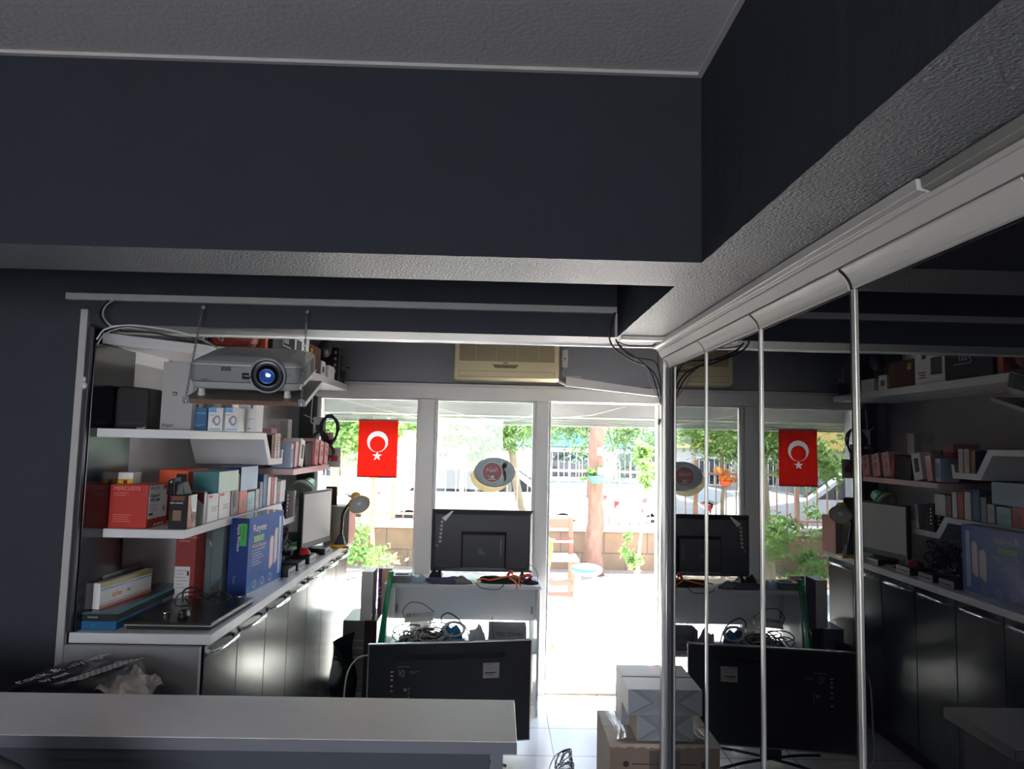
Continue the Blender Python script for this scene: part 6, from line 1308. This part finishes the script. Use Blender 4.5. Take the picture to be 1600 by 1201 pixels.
o = carton('poster_box', 'purple edged picture box next to the white carton on the tower', at(584.5, 950, Y=4.9).x, at(606, 950, Y=4.9).x, 5.03, 5.08, b.z + .002, at(590, 893, Y=4.9).z, {'d': M('poster_print', S(225, 195, 180), rough=.4, var=.25, vscale=20)})
decal(o, '-y', (0, .28, 0, 1), purple, 'purple_band'); ftext(o, '-y', 'LTE', .05, .60, .05, white_ink, vert=True); decal(o, '-y', (.3, 1, .55, .95), M('orange_poster', S(235, 190, 140)), 'orange_area')
r = empty('green_display_stand', (-.80, 4.82, 0), 'emerald green slanted frame leaning at the left side of the desk', 'display stand')
pa, pb = at(611, 893, Y=4.79), at(595, 1000, Y=4.79)
zs = lambda t: Vector((pa.x + (pb.x - pa.x) * t, 4.79, pa.z + (pb.z - pa.z) * t))
mb = MB(); T0, T1 = zs(0), zs(2.18); T1.z = .0
dx = Vector((.019, 0, 0)); mb.hexa([T1 - dx, T1 + dx, T1 + dx + Vector((0, .04, 0)), T1 - dx + Vector((0, .04, 0)), T0 - dx * .8, T0 + dx * .8, T0 + dx * .8 + Vector((0, .04, 0)), T0 - dx * .8 + Vector((0, .04, 0))], greenm); mb.build('front_leg', None, r, .004)
mb = MB(); T2 = Vector((T1.x + .06, 4.66, 0)); T3 = T0 + Vector((-.004, -.022, -.03)); mb.hexa([T2 - dx * .5, T2 + dx * .5, T2 + dx * .5 + Vector((0, .02, 0)), T2 - dx * .5 + Vector((0, .02, 0)), T3 - dx * .5, T3 + dx * .5, T3 + dx * .5 + Vector((0, .02, 0)), T3 - dx * .5 + Vector((0, .02, 0))], greenm); mb.build('rear_leg', None, r, .003)
for z in (.32, .62): B(T1.x + .02 + (z * .09), T1.x + .05 + z * .07, 4.72, 4.79, z, z + .03, mat=greenm).build('cross_bar', None, r, .002)
r = empty('black_bag', (-1.0, 4.65, 0), 'glossy black sheet for a bag and the reflections on the far cabinet doors', 'plastic sheet')  # black bag and the doors' dark reflection shaped together as one sheet
mb = MB(); vs = []; n1, n2 = 10, 14
for i in range(n1 + 1):
    for j in range(n2 + 1): u, v = i / n1, j / n2; vs.append((-1.035 + .12 * u * (1 - v * .25) + .012 * math.sin(v * 9 + u * 4), 4.60 + .24 * u + .02 * math.sin(v * 6), .54 * v + .004))
mb.add(vs, [(i * (n2 + 1) + j, (i + 1) * (n2 + 1) + j, (i + 1) * (n2 + 1) + j + 1, i * (n2 + 1) + j + 1) for i in range(n1) for j in range(n2)], M('glossy_black_film', (.015, .017, .02), rough=.12, bump=.5, bscale=8), True); mb.build('sheet', None, r)
# ================================================================ cartons by the partition end
def chev(o):
    for (du, c_) in ((0, greycardd), (.10, M('grey_mid_print', (.24, .25, .27)))):
        decal(o, '-y', [(.02 + du, 1), (.16 + du, 1), (.40 + du * .5, .50), (.12 + du * .2, .04), (.0 + du * .4, .04), (.24 + du * .4, .50)], c_, 'chevron', .0004 * (du > 0))
    decal(o, '-y', [(.46, .84), (.52, .88), (.56, .88), (.54, .74), (.52, .80)], black_ink, 'mark', .001); bars(o, '-y', .60, .80, .98, .1, 1, .05, M('grey_print_text', (.12, .12, .13)), rag=0); bars(o, '-y', .58, .52, .70, .1, 1, .03, M('grey_print_text')); bars(o, '-y', .66, .06, .92, .1, 1, .035, M('grey_print_text'))
kz = .655
o = carton('brown_carton', 'large open brown cardboard carton on the floor by the partition end', .476, .90, 2.875, 3.22, .0, kz, {'d': kraft, '+z': kraftl, '-x': kraftl}, bevel=.004)
decal(o, '+z', (0, 1, .47, .49), M('card_seam'), 'flap_gap'); decal(o, '+z', (0, 1, .72, .725), M('card_seam'), 'crease'); disc(o, '-y', .16, .88, .012, M('dark_card_print', S(52, 38, 34)), 'round_print'); bars(o, '-y', .22, .878, .5, .02, 1, .006, M('dark_card_print'))
decal(o, '-y', (.38, .50, .0, .96), M('dark_tape', (.09, .065, .055), rough=.3), 'brown_tape')
for k in range(2): ftext(o, '-y', ('FRAGILE', '20 PCS')[k], .47 + .10 * k, .80 - .1 * k, .035, M('dark_card_print'), vert=True, lift=.0014)
mb = MB(); O, u_, v_, W_, H_ = face(o, '-y'); pts = []; rnd = random.Random(3); vs = []
for k in range(18): u = k / 17; vs += [O + u_ * (W_ * u * .62) + Vector((0, -.002, H_ + .0)) , O + u_ * (W_ * u * .62) + Vector((0, -.010 - .003 * math.sin(k * 2.1), H_ - .008 - rnd.uniform(0, .006)))]
mb.add(vs, [(2 * k, 2 * k + 2, 2 * k + 3, 2 * k + 1) for k in range(17)], kraftl); mb.build('torn_flap_edge', None, o, local=True)
w1 = carton('white_carton', 'white carton with grey chevrons lying on the brown one', .585, .93, 2.872, 3.02, kz + .012, kz + .110, {'d': greycard, '+z': white, '-x': kraftl}); chev(w1)
w2 = carton('white_carton', 'white carton with grey chevrons on top of the stack by the partition', .550, .93, 2.872, 3.02, kz + .111, kz + .212, {'d': greycard, '+z': white, '-x': white}); chev(w2)
decal(w2, '+z', [(.45, .1), (.75, .3), (.9, .1), (.95, .9), (.5, .95)], M('pale_rose_print', S(240, 205, 208), rough=.4), 'rose_picture')
w3 = carton('white_carton', 'white carton behind the chevron ones with a rose tinted lid', .552, .93, 3.028, 3.18, kz + .012, kz + .214, {'d': greycard, '+z': white, '-x': white}); decal(w3, '+z', [(.3, .1), (.6, .2), (.65, .9), (.35, .95)], M('pale_rose_print'), 'rose_picture')
cr_ = MB(); rnd = random.Random(6); vs = []
for i in range(9):
    for j in range(5): u, v = i / 8, j / 4; vs.append((.51 + .075 * u + .01 * math.sin(j), 2.90 + .28 * v, kz + .004 + .014 * (1 - abs(2 * u - 1)) * (.5 + v * .6) + rnd.uniform(-.004, .004)))
cr_.add(vs, [(i * 5 + j, (i + 1) * 5 + j, (i + 1) * 5 + j + 1, i * 5 + j + 1) for i in range(8) for j in range(4)], M('packing_tape', (.55, .47, .38), rough=.2)); tag(cr_.build('torn_tape'), 'torn wrinkled packing tape on the lid of the brown carton', 'tape')
# coiled wire bundle on the floor
rnd = random.Random(9)
r = empty('wire_bundle', (.43, 3.4, 0), 'tangle of dark and silver wires on the floor beside the brown carton', 'wires')
mb = MB(); c = at(900, 1196, Z=.02)
for k in range(14):
    rx = rnd.uniform(.04, .12); t0 = rnd.uniform(0, 6); cc = (c.x + rnd.uniform(-.05, .06), c.y + rnd.uniform(-.12, .08)); h = rnd.uniform(.03, .10)
    mb.tube([(min(.46, cc[0] + rx * math.cos(t0 + j * .8)), cc[1] + rx * math.sin(t0 + j * .8), .008 + h * abs(math.sin(j * .8 + t0))) for j in range(7)], .0032, 5, (cableg, darkgrey, cableg, silver)[k % 4], 4)
mb.build('wires', None, r)
